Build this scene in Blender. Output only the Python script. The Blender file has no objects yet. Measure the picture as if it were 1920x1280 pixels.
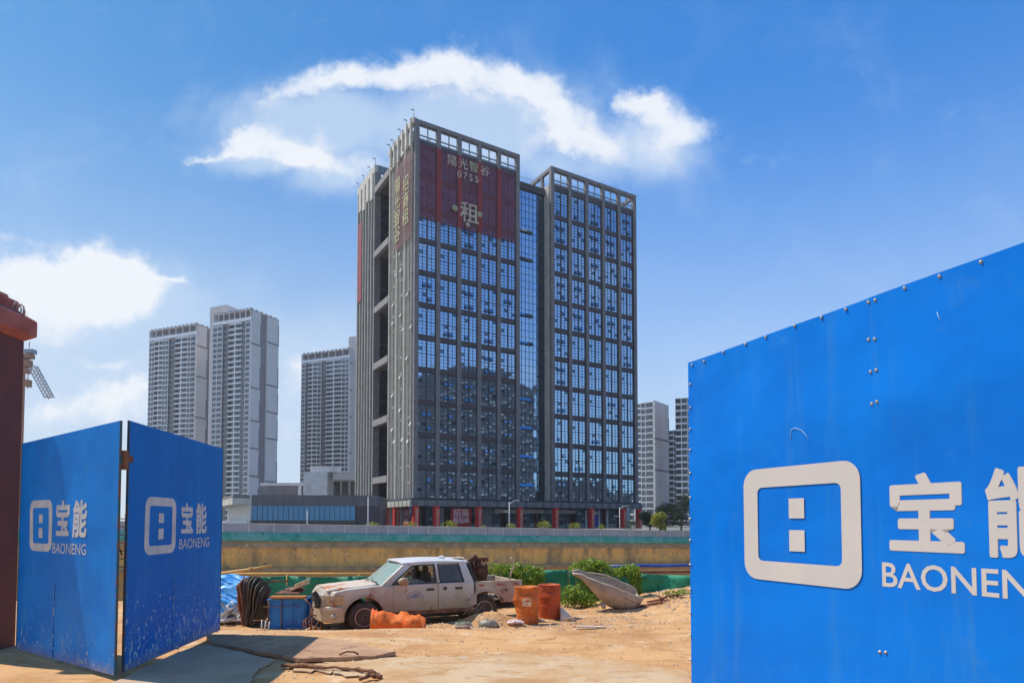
import bpy, math, random
from mathutils import Vector, Matrix, noise
random.seed(7)
S = bpy.context.scene
C = S.collection
rad = math.radians
# ---------------------------------------------------------------- camera
EYE = 1.8; F = 1190.0; PITCH = rad(2.2)
cd = bpy.data.cameras.new('camera'); cam = bpy.data.objects.new('camera', cd); C.objects.link(cam)
cam.location = (0, 0, EYE); cam.rotation_euler = (rad(90) + PITCH, 0, 0)
cd.sensor_width = 36; cd.lens = F / 1920 * 36; cd.shift_y = 292 / 1920
cd.clip_start = 0.1; cd.clip_end = 6000
S.camera = cam
def ray(px, py):
    dx = (px - 960) / F; dy = (932 - py) / F
    return Vector((dx, math.cos(PITCH) - dy * math.sin(PITCH), math.sin(PITCH) + dy * math.cos(PITCH)))
def P(px, py, Y):
    r = ray(px, py); return Vector((0, 0, EYE)) + r * (Y / r.y)
def G(px, py, z=0.0):
    r = ray(px, py); return Vector((0, 0, EYE)) + r * ((z - EYE) / r.z)
# ---------------------------------------------------------------- light
S.view_settings.view_transform = 'Standard'; S.view_settings.look = 'None'
S.view_settings.exposure = 0.35; S.view_settings.gamma = 1
SUNH = Vector((-1.8, 0.62)); SEL = rad(57); SAZ = math.atan2(SUNH.x, SUNH.y)
sun = bpy.data.lights.new('sun', 'SUN'); sun.energy = 3.9; sun.angle = rad(0.5); sun.color = (1.0, 0.93, 0.83)
so = bpy.data.objects.new('sun', sun); C.objects.link(so)
sd = Vector((math.sin(SAZ) * math.cos(SEL), math.cos(SAZ) * math.cos(SEL), math.sin(SEL)))
so.rotation_euler = sd.to_track_quat('Z', 'Y').to_euler(); so.location = sd * 50
W = bpy.data.worlds.new('World'); S.world = W; W.use_nodes = True
nt = W.node_tree; nt.nodes.clear(); N = nt.nodes; L = nt.links
class NB:
    def __init__(s, nt): s.nt = nt
    def n(s, t, **k):
        o = s.nt.nodes.new(t)
        for a, b in k.items(): setattr(o, a, b)
        return o
    def set(s, sock, v):
        if isinstance(v, bpy.types.NodeSocket): s.nt.links.new(v, sock)
        else: sock.default_value = v
    def m(s, op, a, b=0.0, c=0.0, clamp=False):
        o = s.n('ShaderNodeMath', operation=op); o.use_clamp = clamp
        s.set(o.inputs[0], a); s.set(o.inputs[1], b); s.set(o.inputs[2], c); return o.outputs[0]
    def mr(s, v, a, b, c=0.0, d=1.0, smooth=True):
        o = s.n('ShaderNodeMapRange', interpolation_type='SMOOTHSTEP' if smooth else 'LINEAR')
        for i, x in enumerate((v, a, b, c, d)): s.set(o.inputs[i], x)
        return o.outputs[0]
    def mix(s, f, a, b, mode='MIX'):
        o = s.n('ShaderNodeMix', data_type='RGBA', blend_type=mode)
        s.set(o.inputs[0], f); s.set(o.inputs[6], a); s.set(o.inputs[7], b); return o.outputs[2]
    def noise(s, vec, scale, detail=4, rough=0.55, dist=0.0, typ=None):
        o = s.n('ShaderNodeTexNoise')
        if vec is not None: s.set(o.inputs['Vector'], vec)
        o.inputs['Scale'].default_value = scale; o.inputs['Detail'].default_value = detail
        o.inputs['Roughness'].default_value = rough; o.inputs['Distortion'].default_value = dist
        return o
    def comb(s, x, y, z):
        o = s.n('ShaderNodeCombineXYZ')
        for i, v in enumerate((x, y, z)): s.set(o.inputs[i], v)
        return o.outputs[0]
B = NB(nt)
sky = B.n('ShaderNodeTexSky', sky_type='NISHITA'); sky.sun_disc = False
sky.sun_elevation = SEL; sky.sun_rotation = SAZ; sky.altitude = 50; sky.air_density = 1.0; sky.dust_density = 0.6; sky.ozone_density = 2.5
tc = B.n('ShaderNodeTexCoord'); sep = B.n('ShaderNodeSeparateXYZ'); L.new(tc.outputs['Generated'], sep.inputs[0])
X, Y, Z = sep.outputs
yy = B.m('MAXIMUM', Y, 0.02)
u0 = B.m('DIVIDE', X, yy); v0 = B.m('SUBTRACT', B.m('DIVIDE', Z, yy), 0.016)
front = B.mr(Y, 0.05, 0.2)
pv = B.comb(u0, v0, 0.0)
wn = B.noise(pv, 5, 6, 0.65); wv = B.n('ShaderNodeSeparateColor'); L.new(wn.outputs['Color'], wv.inputs[0])
u = B.m('ADD', u0, B.m('MULTIPLY', B.m('SUBTRACT', wv.outputs[0], 0.5), 0.13))
v = B.m('ADD', v0, B.m('MULTIPLY', B.m('SUBTRACT', wv.outputs[1], 0.5), 0.11))
# the clouds of the day as soft lobes on the sky, by direction (azimuth tangent, height tangent)
uv = B.comb(u, v, 0.0)
def lobe(cx, cy, rx, ry, w=1.0, rot=0):
    mp = B.n('ShaderNodeMapping', vector_type='TEXTURE'); L.new(uv, mp.inputs[0])
    mp.inputs['Location'].default_value = ((cx - 960) / F, (978 - cy) / F, 0); mp.inputs['Rotation'].default_value = (0, 0, rad(rot)); mp.inputs['Scale'].default_value = (rx / F, ry / F, 1)
    d = B.n('ShaderNodeVectorMath', operation='DOT_PRODUCT'); L.new(mp.outputs[0], d.inputs[0]); L.new(mp.outputs[0], d.inputs[1])
    return B.m('EXPONENT', B.m('SUBTRACT', math.log(w), d.outputs['Value']))
lobes = [(520,165,75,24,.75,12),(600,150,75,30,.95,8),(670,140,70,34,.95,5),(750,125,60,36,1.0,14),(815,118,60,34,1.0,0),(885,132,70,36,1.0,-10),(955,150,60,40,1.0,-20),(1010,185,60,42,1.0,-35),
 (1060,225,60,42,.95,-38),(1110,262,60,38,.85,-25),(1165,195,34,20,.7,-20),(1215,195,52,34,1.05,10),(1268,200,48,34,1.0,-15),(1320,240,48,26,1.0,-15),(1250,255,70,40,.95,0),(1180,275,70,30,.7,0),(1010,270,90,40,.6,0),
 (460,225,52,24,.85,20),(490,255,85,40,1.0,-10),(425,275,70,24,.8,15),(560,285,90,36,.9,-8),(372,292,42,8,.75,14),(590,300,90,28,.85,-10),(680,325,70,22,.75,-5),(860,170,120,30,.5,0),
 (0,540,90,60,1.2,0),(90,535,90,50,1.1,0),(180,540,110,60,1.1,0),(170,500,60,40,1.2,10),(225,520,60,40,1.2,-25),(270,560,70,34,1.0,-15),(330,545,50,10,.8,-5),(110,585,120,44,1.1,0),(210,590,80,30,.8,0),(60,640,90,36,.7,0),
 (30,462,60,10,.5,-10),(205,690,70,11,.95,-5),(240,740,80,22,.9,10),(180,770,120,40,.9,5),(100,800,120,40,.8,0),(560,700,50,16,.8,0),(600,730,80,30,.8,0),(560,800,100,60,.7,0),
 (-250,700,160,90,1,0),(-500,450,240,80,1,0),(-800,650,300,110,1,0),(2250,620,200,50,.9,0),(2700,750,400,60,.9,0)]
acc = None
for lb in lobes:
    e = lobe(*lb); acc = e if acc is None else B.m('ADD', acc, e)
fn = B.noise(pv, 8, 12, 0.66, 0.2); fn2 = B.noise(pv, 40, 6, 0.6)
nn = B.m('ADD', B.m('MULTIPLY', B.m('SUBTRACT', fn.outputs[0], 0.5), 1.7), B.m('MULTIPLY', B.m('SUBTRACT', fn2.outputs[0], 0.5), 0.5))
dens = B.m('ADD', acc, nn); mid = B.noise(pv, 17, 10, .68, .3); dens = B.m('ADD', dens, B.m('MULTIPLY', B.m('SUBTRACT', mid.outputs[0], .5), 1.1))
veil = None
for lb in [(600,225,230,70,1.0,0),(880,235,260,95,1.0,0),(1180,270,170,60,.9,0),(470,290,130,40,.8,0),(640,320,140,45,.8,0),(1060,310,150,45,.7,0),(140,590,260,90,1.1,0),(150,740,300,90,1.1,0),(600,780,260,160,.9,0)]:
    e = lobe(*lb); veil = e if veil is None else B.m('MAXIMUM', veil, e)
veil = B.m('MULTIPLY', B.mr(B.m('ADD', veil, B.m('MULTIPLY', B.m('SUBTRACT', B.noise(pv, 6, 9, .62, .5).outputs[0], .5), 1.0)), -.02, .85), .86)
cl_f = B.m('MULTIPLY', B.m('MAXIMUM', B.m('MULTIPLY', B.mr(dens, 0.15, 1.45), .97), veil), front)
bn = B.noise(tc.outputs['Generated'], 2.2, 8, 0.6, 0.2)
cl_b = B.m('MULTIPLY', B.m('MULTIPLY', B.mr(bn.outputs[0], 0.52, 0.72), B.mr(Y, 0.1, -0.1)), B.mr(Z, 0.02, 0.2))
cloud = B.m('MAXIMUM', cl_f, cl_b)
hs = B.n('ShaderNodeHueSaturation'); hs.inputs['Saturation'].default_value = 1.16; hs.inputs['Value'].default_value = 1.0; L.new(sky.outputs[0], hs.inputs['Color'])
lift = B.mix(B.mr(Z, 0.0, 0.45), (1, 1, 1, 1), (1.0, 1.12, 1.2, 1)); base = B.mix(1.0, hs.outputs[0], lift, 'MULTIPLY')
az = B.mix(B.mr(X, -0.6, 0.6), (.52, .96, 1.06, 1), (.50, 1.30, 1.72, 1)); base = B.mix(1.0, base, az, 'MULTIPLY')
hz = B.m('MULTIPLY', B.mr(Z, 0.60, -0.05), B.mr(u0, 1.0, -0.6, 0.74, 0.95))
SC = 1.0
base = B.mix(hz, base, (6.6 * SC, 7.3 * SC, 8.4 * SC, 1))
cc = B.mix(B.mr(B.m('ADD', dens, B.m('MULTIPLY', B.m('SUBTRACT', B.noise(pv, 14, 8, .65).outputs[0], .5), 2.4)), 0.3, 1.7), (5.3, 6.7, 8.6, 1), (8.8, 9.0, 9.3, 1))
col = B.mix(B.m('MULTIPLY', cloud, 0.93), base, cc)
bg = B.n('ShaderNodeBackground'); L.new(col, bg.inputs[0]); bg.inputs[1].default_value = 0.085
wo = B.n('ShaderNodeOutputWorld'); L.new(bg.outputs[0], wo.inputs[0])
# ---------------------------------------------------------------- materials
MATS = {}
def mat(name, c1, c2=None, scale=4.0, rough=0.7, bump=0.0, metal=0.0, bscale=None, detail=6, spec=0.5, trans=None, thresh=None, stretch=None, c3=None, coord='Object'):
    if name in MATS: return MATS[name]
    m = bpy.data.materials.new(name); m.use_nodes = True; t = m.node_tree; b = t.nodes['Principled BSDF']; K = NB(t)
    tcn = K.n('ShaderNodeTexCoord'); vec = tcn.outputs[coord]
    if stretch:
        mp = K.n('ShaderNodeMapping'); mp.inputs['Scale'].default_value = stretch; t.links.new(vec, mp.inputs[0]); vec = mp.outputs[0]
    colr = (*c1, 1)
    if c2 is not None:
        n = K.noise(vec, scale, detail, 0.6); lo, hi = thresh or (0.35, 0.65)
        colr = K.mix(K.mr(n.outputs[0], lo, hi), (*c1, 1), (*c2, 1))
        if c3 is not None:
            n3 = K.noise(vec, scale * 3.3, detail, 0.65); colr = K.mix(K.mr(n3.outputs[0], 0.55, 0.68), colr, (*c3, 1))
        K.set(b.inputs['Base Color'], colr)
    else: b.inputs['Base Color'].default_value = colr
    b.inputs['Roughness'].default_value = rough; b.inputs['Metallic'].default_value = metal
    b.inputs['Specular IOR Level'].default_value = spec
    if bump:
        nb = K.noise(vec, bscale or scale * 4, 6, 0.6); bp = K.n('ShaderNodeBump'); bp.inputs['Strength'].default_value = bump; bp.inputs['Distance'].default_value = 0.05
        t.links.new(nb.outputs[0], bp.inputs['Height']); t.links.new(bp.outputs[0], b.inputs['Normal'])
    m['K'] = 1; MATS[name] = m
    return m
def nodes(m): return m.node_tree, m.node_tree.nodes['Principled BSDF'], NB(m.node_tree)
# ---------------------------------------------------------------- mesh builder
class MB:
    def __init__(s): s.v = []; s.f = []; s.mi = []; s.M = Matrix(); s.sm = []
    def add(s, vs, fs, mi=0, smooth=False):
        o = len(s.v); s.v += [tuple(s.M @ Vector(p)) for p in vs]
        for f in fs: s.f.append(tuple(i + o for i in f)); s.mi.append(mi); s.sm.append(smooth)
        return s
    def box(s, x0, x1, y0, y1, z0, z1, mi=0):
        return s.add([(x0,y0,z0),(x1,y0,z0),(x1,y1,z0),(x0,y1,z0),(x0,y0,z1),(x1,y0,z1),(x1,y1,z1),(x0,y1,z1)],
                     [(0,3,2,1),(4,5,6,7),(0,1,5,4),(1,2,6,5),(2,3,7,6),(3,0,4,7)], mi)
    def quad(s, a, b, c, d, mi=0): return s.add([a, b, c, d], [(0, 1, 2, 3)], mi)
    def beam(s, a, b, w, h, mi=0, up=(0, 0, 1)):
        a = Vector(a); b = Vector(b); d = (b - a).normalized(); upv = Vector(up)
        if abs(d.dot(upv)) > 0.98: upv = Vector((1, 0, 0))
        sx = d.cross(upv).normalized() * (w / 2); sz = sx.cross(d).normalized() * (h / 2)
        vs = [a - sx - sz, a + sx - sz, a + sx + sz, a - sx + sz, b - sx - sz, b + sx - sz, b + sx + sz, b - sx + sz]
        return s.add(vs, [(0,1,2,3),(7,6,5,4),(0,4,5,1),(1,5,6,2),(2,6,7,3),(3,7,4,0)], mi)
    def tube(s, pts, r, seg=8, mi=0, cap=True):
        pts = [Vector(p) for p in pts]; n = len(pts); rings = []
        rr = r if isinstance(r, (list, tuple)) else [r] * n
        ref = None
        for i, p in enumerate(pts):
            d = (pts[min(i + 1, n - 1)] - pts[max(i - 1, 0)]).normalized()
            if ref is None: ref = Vector((0, 0, 1)) if abs(d.z) < 0.9 else Vector((1, 0, 0))
            a = d.cross(ref).normalized(); b = a.cross(d).normalized(); ref = b
            rings.append([p + a * math.cos(2 * math.pi * k / seg) * rr[i] + b * math.sin(2 * math.pi * k / seg) * rr[i] for k in range(seg)])
        vs = [q for rg in rings for q in rg]; fs = []
        for i in range(n - 1):
            for k in range(seg):
                k2 = (k + 1) % seg; fs.append((i * seg + k, i * seg + k2, (i + 1) * seg + k2, (i + 1) * seg + k))
        if cap: fs.append(tuple(range(seg - 1, -1, -1))); fs.append(tuple((n - 1) * seg + k for k in range(seg)))
        return s.add(vs, fs, mi, True)
    def lathe(s, prof, seg=24, mi=0, axis='z', smooth=True, cap=True):
        vs = []; fs = []
        for (r, h) in prof:
            for k in range(seg):
                a = 2 * math.pi * k / seg
                p = (r * math.cos(a), r * math.sin(a), h)
                if axis == 'y': p = (p[0], p[2], p[1])
                if axis == 'x': p = (p[2], p[0], p[1])
                vs.append(p)
        n = len(prof)
        for i in range(n - 1):
            for k in range(seg):
                k2 = (k + 1) % seg; fs.append((i * seg + k, i * seg + k2, (i + 1) * seg + k2, (i + 1) * seg + k))
        if cap: fs.append(tuple(range(seg - 1, -1, -1))); fs.append(tuple((n - 1) * seg + k for k in range(seg)))
        return s.add(vs, fs, mi, smooth)
    def prism(s, poly, y0, y1, mi=0, plane='xz'):
        n = len(poly)
        mk = (lambda p, d: (p[0], d, p[1])) if plane == 'xz' else (lambda p, d: (p[0], p[1], d))
        vs = [mk(p, y0) for p in poly] + [mk(p, y1) for p in poly]
        fs = [tuple(range(n)), tuple(range(2 * n - 1, n - 1, -1))] + [(i, n + i, n + (i + 1) % n, (i + 1) % n) for i in range(n)]
        return s.add(vs, fs, mi)
    def grid(s, fn, nu, nv, mi=0, smooth=True):
        vs = [fn(i / nu, j / nv) for j in range(nv + 1) for i in range(nu + 1)]
        fs = [(j * (nu + 1) + i, j * (nu + 1) + i + 1, (j + 1) * (nu + 1) + i + 1, (j + 1) * (nu + 1) + i) for j in range(nv) for i in range(nu)]
        return s.add(vs, fs, mi, smooth)
    def mesh(s, name, mats):
        me = bpy.data.meshes.new(name); me.from_pydata(s.v, [], s.f)
        for m in (mats if isinstance(mats, (list, tuple)) else [mats]): me.materials.append(m)
        me.polygons.foreach_set('material_index', s.mi); me.polygons.foreach_set('use_smooth', s.sm); me.update(); return me
    def build(s, name, mats, parent=None, bevel=0.0, fixn=False, solid=0.0, loc=None):
        me = s.mesh(name, mats); o = bpy.data.objects.new(name, me); C.objects.link(o)
        if fixn:
            import bmesh
            bm = bmesh.new(); bm.from_mesh(me); bmesh.ops.recalc_face_normals(bm, faces=bm.faces); bm.to_mesh(me); bm.free()
        if parent is not None: o.parent = parent
        if loc is not None: o.location = loc
        if solid: mo = o.modifiers.new('solid', 'SOLIDIFY'); mo.thickness = solid; mo.offset = 0
        if bevel: mo = o.modifiers.new('bevel', 'BEVEL'); mo.width = bevel; mo.segments = 3; mo.limit_method = 'ANGLE'; mo.angle_limit = rad(35)
        return o
def inst(me, name, parent, loc=(0, 0, 0), rot=(0, 0, 0), scale=None):
    o = bpy.data.objects.new(name, me); C.objects.link(o); o.parent = parent; o.location = loc; o.rotation_euler = rot
    if scale: o.scale = scale
    return o
def thing(name, label, cat, loc=(0, 0, 0), rz=0.0, group=None):
    o = bpy.data.objects.new(name, None); C.objects.link(o); o.location = loc; o.rotation_euler = (0, 0, rz); o.empty_display_size = 0.2
    return tag(o, label, cat, group)
def tag(o, label, cat, group=None):
    o['label'] = label; o['category'] = cat
    if group: o['group'] = group
    return o
def struct(o): o['kind'] = 'structure'; return o
def text_mb(mb, body, origin, ux, uz, h, mi=0, depth=0.004, off=0.0, wscale=1.0, align='LEFT', nrm=None, bold=0.0):
    """writing as flat raised letters: origin, unit right, unit up, height of a letter"""
    cu = bpy.data.curves.new('tmp', 'FONT'); cu.body = body; cu.offset = off; cu.align_x = align; cu.resolution_u = 3
    o = bpy.data.objects.new('tmp', cu); C.objects.link(o)
    me = bpy.data.meshes.new_from_object(o.evaluated_get(bpy.context.evaluated_depsgraph_get()))
    bpy.data.objects.remove(o); bpy.data.curves.remove(cu)
    if not me.vertices: return mb
    k = h / 0.72; ux = Vector(ux); uz = Vector(uz); nr = Vector(nrm) if nrm is not None else ux.cross(uz)
    b_ = bold * h; offs = [(0, 0)] + ([(b_ * math.cos(q * .7854), b_ * math.sin(q * .7854)) for q in range(8)] if bold else [])
    for q_, (ox, oz) in enumerate(offs):       # heavy type: the same letter struck several times, each a hair proud
        vs = [Vector(origin) + ux * (p.co.x * k * wscale + ox * wscale) + uz * (p.co.y * k + oz) + nr * (depth + q_ * max(1e-4, h * 4e-4)) for p in me.vertices]
        mb.add(vs, [tuple(p.vertices) for p in me.polygons], mi)
    bpy.data.meshes.remove(me); return mb
def nz(x, y, z=0, s=1.0): return noise.noise(Vector((x * s, y * s, z * s)))
# ================================================================ materials of the buildings
def glass_mat(name, dif, refl, rough=0.03, fac=0.75):
    m = mat(name, dif, rough=rough); t, b, K = nodes(m); t.nodes.remove(b)
    out = [x for x in t.nodes if x.type == 'OUTPUT_MATERIAL'][0]
    d = K.n('ShaderNodeBsdfDiffuse'); g = K.n('ShaderNodeBsdfGlossy'); x = K.n('ShaderNodeMixShader')
    tcn = K.n('ShaderNodeTexCoord'); nb = K.noise(tcn.outputs['Object'], 0.35, 3, 0.5); bp = K.n('ShaderNodeBump'); bp.inputs['Strength'].default_value = 0.14; bp.inputs['Distance'].default_value = 0.04
    t.links.new(nb.outputs[0], bp.inputs['Height']); t.links.new(bp.outputs[0], g.inputs['Normal'])
    d.inputs[0].default_value = (*dif, 1); g.inputs[0].default_value = (*refl, 1); g.inputs['Roughness'].default_value = rough; x.inputs[0].default_value = fac
    t.links.new(d.outputs[0], x.inputs[1]); t.links.new(g.outputs[0], x.inputs[2]); t.links.new(x.outputs[0], out.inputs[0]); return m
m_glass = glass_mat('curtain_glass', (0.01, 0.035, 0.07), (0.50, 0.69, 0.90))
m_sash = glass_mat('sash_glass', (0.05, 0.09, 0.13), (0.50, 0.62, 0.74), fac=.6)
m_glass2 = glass_mat('dark_glass', (0.012, 0.025, 0.04), (0.10, 0.17, 0.24))
m_glassp = glass_mat('podium_glass', (0.01, 0.05, 0.07), (0.08, 0.20, 0.36))
m_frame = mat('dark_frame', (0.018, 0.022, 0.035), (0.03, 0.034, 0.045), 3, 0.45)
m_stone = mat('grey_stone_shaded', (0.165, 0.155, 0.16), (0.215, 0.20, 0.20), 0.5, 0.75, c3=(0.14, 0.13, 0.135))  # tower stone with the shade of the front put into its colour
m_stonel = mat('pale_stone_sunlit', (0.50, 0.46, 0.39), (0.60, 0.56, 0.48), 0.5, 0.75, c3=(0.42, 0.39, 0.34))  # same tower stone, lightened in colour for the sunlit left faces
m_stoneg = mat('mid_stone', (0.24, 0.22, 0.20), (0.30, 0.28, 0.26), 0.5, 0.75)
m_spand = mat('spandrel', (0.05, 0.038, 0.045), (0.07, 0.055, 0.062), 1.2, 0.6)
m_steel = mat('grey_steel', (0.16, 0.19, 0.21), (0.22, 0.25, 0.27), 1, 0.5)
m_red = mat('red_cloth', (0.75, 0.02, 0.018), (0.6, 0.012, 0.012), 1.5, 0.8)
m_gold = mat('pale_print', (0.62, 0.52, 0.38), (0.40, 0.30, 0.25), 0.6, 0.8)
m_yellow = mat('yellow_print', (0.48, 0.43, 0.20), (0.36, 0.34, 0.22), 0.8, 0.8)
m_white = mat('white_paint', (0.72, 0.71, 0.69), (0.6, 0.6, 0.6), 0.6, 0.6)
m_soffit = mat('brown_soffit', (0.13, 0.09, 0.075), rough=0.8)
def film_mat(name, c1, c2, tr):
    m = mat(name, c1, c2, 0.35, 0.55); t, b, K = nodes(m)
    out = [x for x in t.nodes if x.type == 'OUTPUT_MATERIAL'][0]
    tr_ = K.n('ShaderNodeBsdfTransparent'); x = K.n('ShaderNodeMixShader'); x.inputs[0].default_value = tr
    t.links.new(b.outputs[0], x.inputs[1]); t.links.new(tr_.outputs[0], x.inputs[2]); t.links.new(x.outputs[0], out.inputs[0]); return m
m_film = film_mat('mesh_film', (0.20, 0.028, 0.05), (0.15, 0.022, 0.042), 0.28)
m_filmr = mat('red_film', (0.30, 0.02, 0.025), (0.22, 0.018, 0.02), 0.4, 0.7)
# ================================================================ office tower
D1 = Vector((0.857, 0.516, 0)); D2 = Vector((-0.516, 0.857, 0)); C0 = Vector((-21.8, 140, 0))
def fac(px, py, yoff=0.0):
    """pixel on the tower's front plane -> local x, z"""
    r = ray(px, py); o = Vector((0, 0, EYE)) - C0; n = D2
    k = (yoff - o.dot(n)) / r.dot(n); p = o + r * k; return p.dot(D1), p.z
def face_l(px, py):
    r = ray(px, py); o = Vector((0, 0, EYE)) - C0
    k = -o.dot(D1) / r.dot(D1); p = o + r * k; return p.dot(D2), p.z
TW = thing('office_tower', 'tall grey stone office tower with blue glass bays, open roof frames and red wrapped columns', 'office tower', C0, math.atan2(D1.y, D1.x))
ZB = 7.0; NG = 11; ZC = P(780, 262, 140).z; GH = (ZC - ZB) / NG; ZT = P(775, 222, 140).z
PW = 1.02
def win_mesh(w, h, seed, opens):
    r = random.Random(seed); mb = MB()
    nx, nzr = 4, 8
    for i in range(nx):
        for j in range(nzr):
            x0 = w * i / nx; x1 = w * (i + 1) / nx; z0 = h * j / nzr; z1 = h * (j + 1) / nzr
            a = r.gauss(0, 0.0025); b = r.gauss(0, 0.0025); dx = x1 - x0; dz = z1 - z0
            mb.add([(x0, 0.0, z0), (x1, a * dx, z0), (x1, a * dx + b * dz, z1), (x0, b * dz, z1)], [(0, 1, 2, 3)], r.choices((0, 3, 2), (93, 4, 3))[0])
    f = 0.12
    mb.box(-.05, w + .05, -.10, .02, -.05, f, 1); mb.box(-.05, w + .05, -.10, .02, h - f, h + .05, 1)
    mb.box(-.05, f, -.10, .02, f, h - f, 1); mb.box(w - f, w + .05, -.10, .02, f, h - f, 1)
    mb.box(w / 2 - .15, w / 2 + .15, -.14, .02, f, h - f, 1)
    for q in (.25, .75): mb.box(w * q - .04, w * q + .04, -.08, .02, f, h - f, 1)
    for j in range(1, nzr):
        t = .08 if j == 4 else .03
        mb.box(f, w - f, -.075, .02, h * j / nzr - t, h * j / nzr + t, 1)
    for (side, zz) in opens:       # sashes tilted open
        x0 = w / 2 - 1.1 if side == 0 else w / 2 + .2; x1 = x0 + .9; z0 = h * zz; z1 = z0 + .75
        mb.add([(x0, -.30, z0), (x1, -.30, z0), (x1, -.10, z1), (x0, -.10, z1)], [(0, 1, 2, 3)], 2)
        mb.add([(x0, -.28, z0 - .02), (x1, -.28, z0 - .02), (x1, -.08, z1), (x0, -.08, z1)], [(3, 2, 1, 0)], 1)
        mb.beam((x0, -.31, z0), (x1, -.31, z0), .11, .11, 1); mb.beam((x0, -.31, z0), (x0, -.11, z1), .09, .09, 1); mb.beam((x1, -.31, z0), (x1, -.11, z1), .09, .09, 1)
    return mb.mesh('window', [m_glass, m_frame, m_sash, m_glass2])
WW = (27.7 - 6 * PW) / 5; WH = GH - 1.15
variants = [win_mesh(WW, WH, 1, []), win_mesh(WW, WH, 2, [(0, .1)]), win_mesh(WW, WH, 3, [(1, .1), (0, .1)]), win_mesh(WW, WH, 4, [(0, .6), (1, .6)]),
            win_mesh(WW, WH, 5, [(1, .6)]), win_mesh(WW, WH, 6, [(0, .6), (1, .6), (1, .1)]), win_mesh(WW, WH, 7, [(0, .1), (1, .1), (0, .6), (1, .6)])]
rw = random.Random(3)
cnt = 0; rest = MB()
def block(x0, x1, allopen=0.0):
    global cnt
    n = 5; bay = (x1 - x0 - PW) / n; ws = (bay - PW) / WW
    for g in range(NG):
        for i in range(n):
            bx = x0 + PW + bay * i; z = ZB + g * GH + 0.1
            vi = rw.choice([0, 1, 2, 3, 4, 5, 6]) if rw.random() < 0.55 + allopen * (g > 5) else 0
            me = variants[vi]
            if cnt < 100 or g < 0:
                inst(me, 'window', TW, (bx, 0.45, z), scale=(ws, 1, 1)); cnt += 1
            else:
                rest.M = Matrix.Translation((bx, 0.45, z)) @ Matrix.Diagonal((ws, 1, 1, 1))
                for p in me.polygons: pass
                rest.add([v.co for v in me.vertices], [tuple(p.vertices) for p in me.polygons], 0)
                for k, p in enumerate(me.polygons): rest.mi[len(rest.mi) - len(me.polygons) + k] = p.material_index
    rest.M = Matrix()
    for i in range(n + 1):                     # pilasters, full height
        w = PW; mb = MB(); bx = x0 + bay * i
        mb.box(bx, bx + w, -0.05 if i in (0, n) else 0.0, 0.9, ZB, ZT - 0.9, 0)
        mb.box(bx - .06, bx, .1, .6, ZB, ZC, 1) if i else None
        mb.box(bx + w, bx + w + .06, .1, .6, ZB, ZC, 1) if i < n else None
        mb.build('pilaster', [m_stone, m_frame], TW)
    for g in range(1, NG + 1):
        z = ZB + g * GH
        MB().box(x0 + .3, x1 - .3, .27, .5, z - .95, z + (.5 if g == NG else .1), 0).build('spandrel', m_spand, TW)
    mb = MB()                                  # open crown frame
    mb.box(x0 - .02, x1 + .02, -0.08, 1.0, ZT - .9, ZT, 0)
    for i in range(n):
        bx = x0 + PW + bay * i; w = bay - PW
        mb.box(bx, bx + w, .3, .5, ZC + 1.55, ZC + 1.8, 1)
        mb.box(bx, bx + w, .3, .5, ZC + .5, ZC + .95, 1)
        mb.box(bx + w / 2 - .12, bx + w / 2 + .12, .28, .52, ZC + .95, ZT - .9, 1)
        mb.beam((bx + (w * .5 if i % 3 == 0 else .1), 1.6, ZC + .6), (bx + (w - .1 if i % 3 == 0 else w * .5), 3.4, ZT - 1.2), .25, .25, 1) if i % 3 != 1 else None
    mb.build('roof_frame', [m_stone, m_steel], TW)
block(0, 27.7); block(37.1, 65.9, .4)
rest_w = rest
# solid core behind the glass
mb = MB()
mb.box(0.9, 27.6, .52, 16.0, 6.7, ZC - .9, 0); mb.box(9.0, 60.0, 16.0, 40.9, .3, ZC - 1.2, 0); mb.box(27.6, 37.2, 3.3, 16.0, 6.7, 86.0, 0)
mb.box(37.2, 65.4, .52, 16.0, 6.7, ZC - .9, 0); mb.box(.9, 9.0, 26.9, 40.5, ZB, ZC - .9, 0)
mb.box(65.4, 65.9, 1.0, 40, ZB, ZC + .4, 1); mb.box(27.3, 27.7, .9, 5, ZB, ZC + .4, 1)
mb.box(36.95, 37.1, .9, 3.0, ZB, ZC + .4, 2)
mb.build('core_wall', [m_frame, m_stone, m_stonel], TW)
# recess with the stair glass
mb = MB(); rr = random.Random(8)
gx0, gx1 = 27.75, 34.6; nzr = 44; zt = 86.0
for i in range(6):
    for j in range(nzr):
        x0 = gx0 + (gx1 - gx0) * i / 6; x1 = gx0 + (gx1 - gx0) * (i + 1) / 6; z0 = ZB + (zt - ZB) * j / nzr; z1 = ZB + (zt - ZB) * (j + 1) / nzr
        a = rr.gauss(0, .004); b = rr.gauss(0, .004)
        mb.add([(x0, 3.0, z0), (x1, 3.0 + a, z0), (x1, 3.0 + a + b, z1), (x0, 3.0 + b, z1)], [(0, 1, 2, 3)], 0)
for i in range(7): x = gx0 + (gx1 - gx0) * i / 6; mb.box(x - .04, x + .04, 2.9, 3.05, ZB, zt, 1)
for j in range(nzr + 1):
    z = ZB + (zt - ZB) * j / nzr; t = .03
    mb.box(gx0, gx1, 2.92, 3.05, z - t, z + t, 1)
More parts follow.
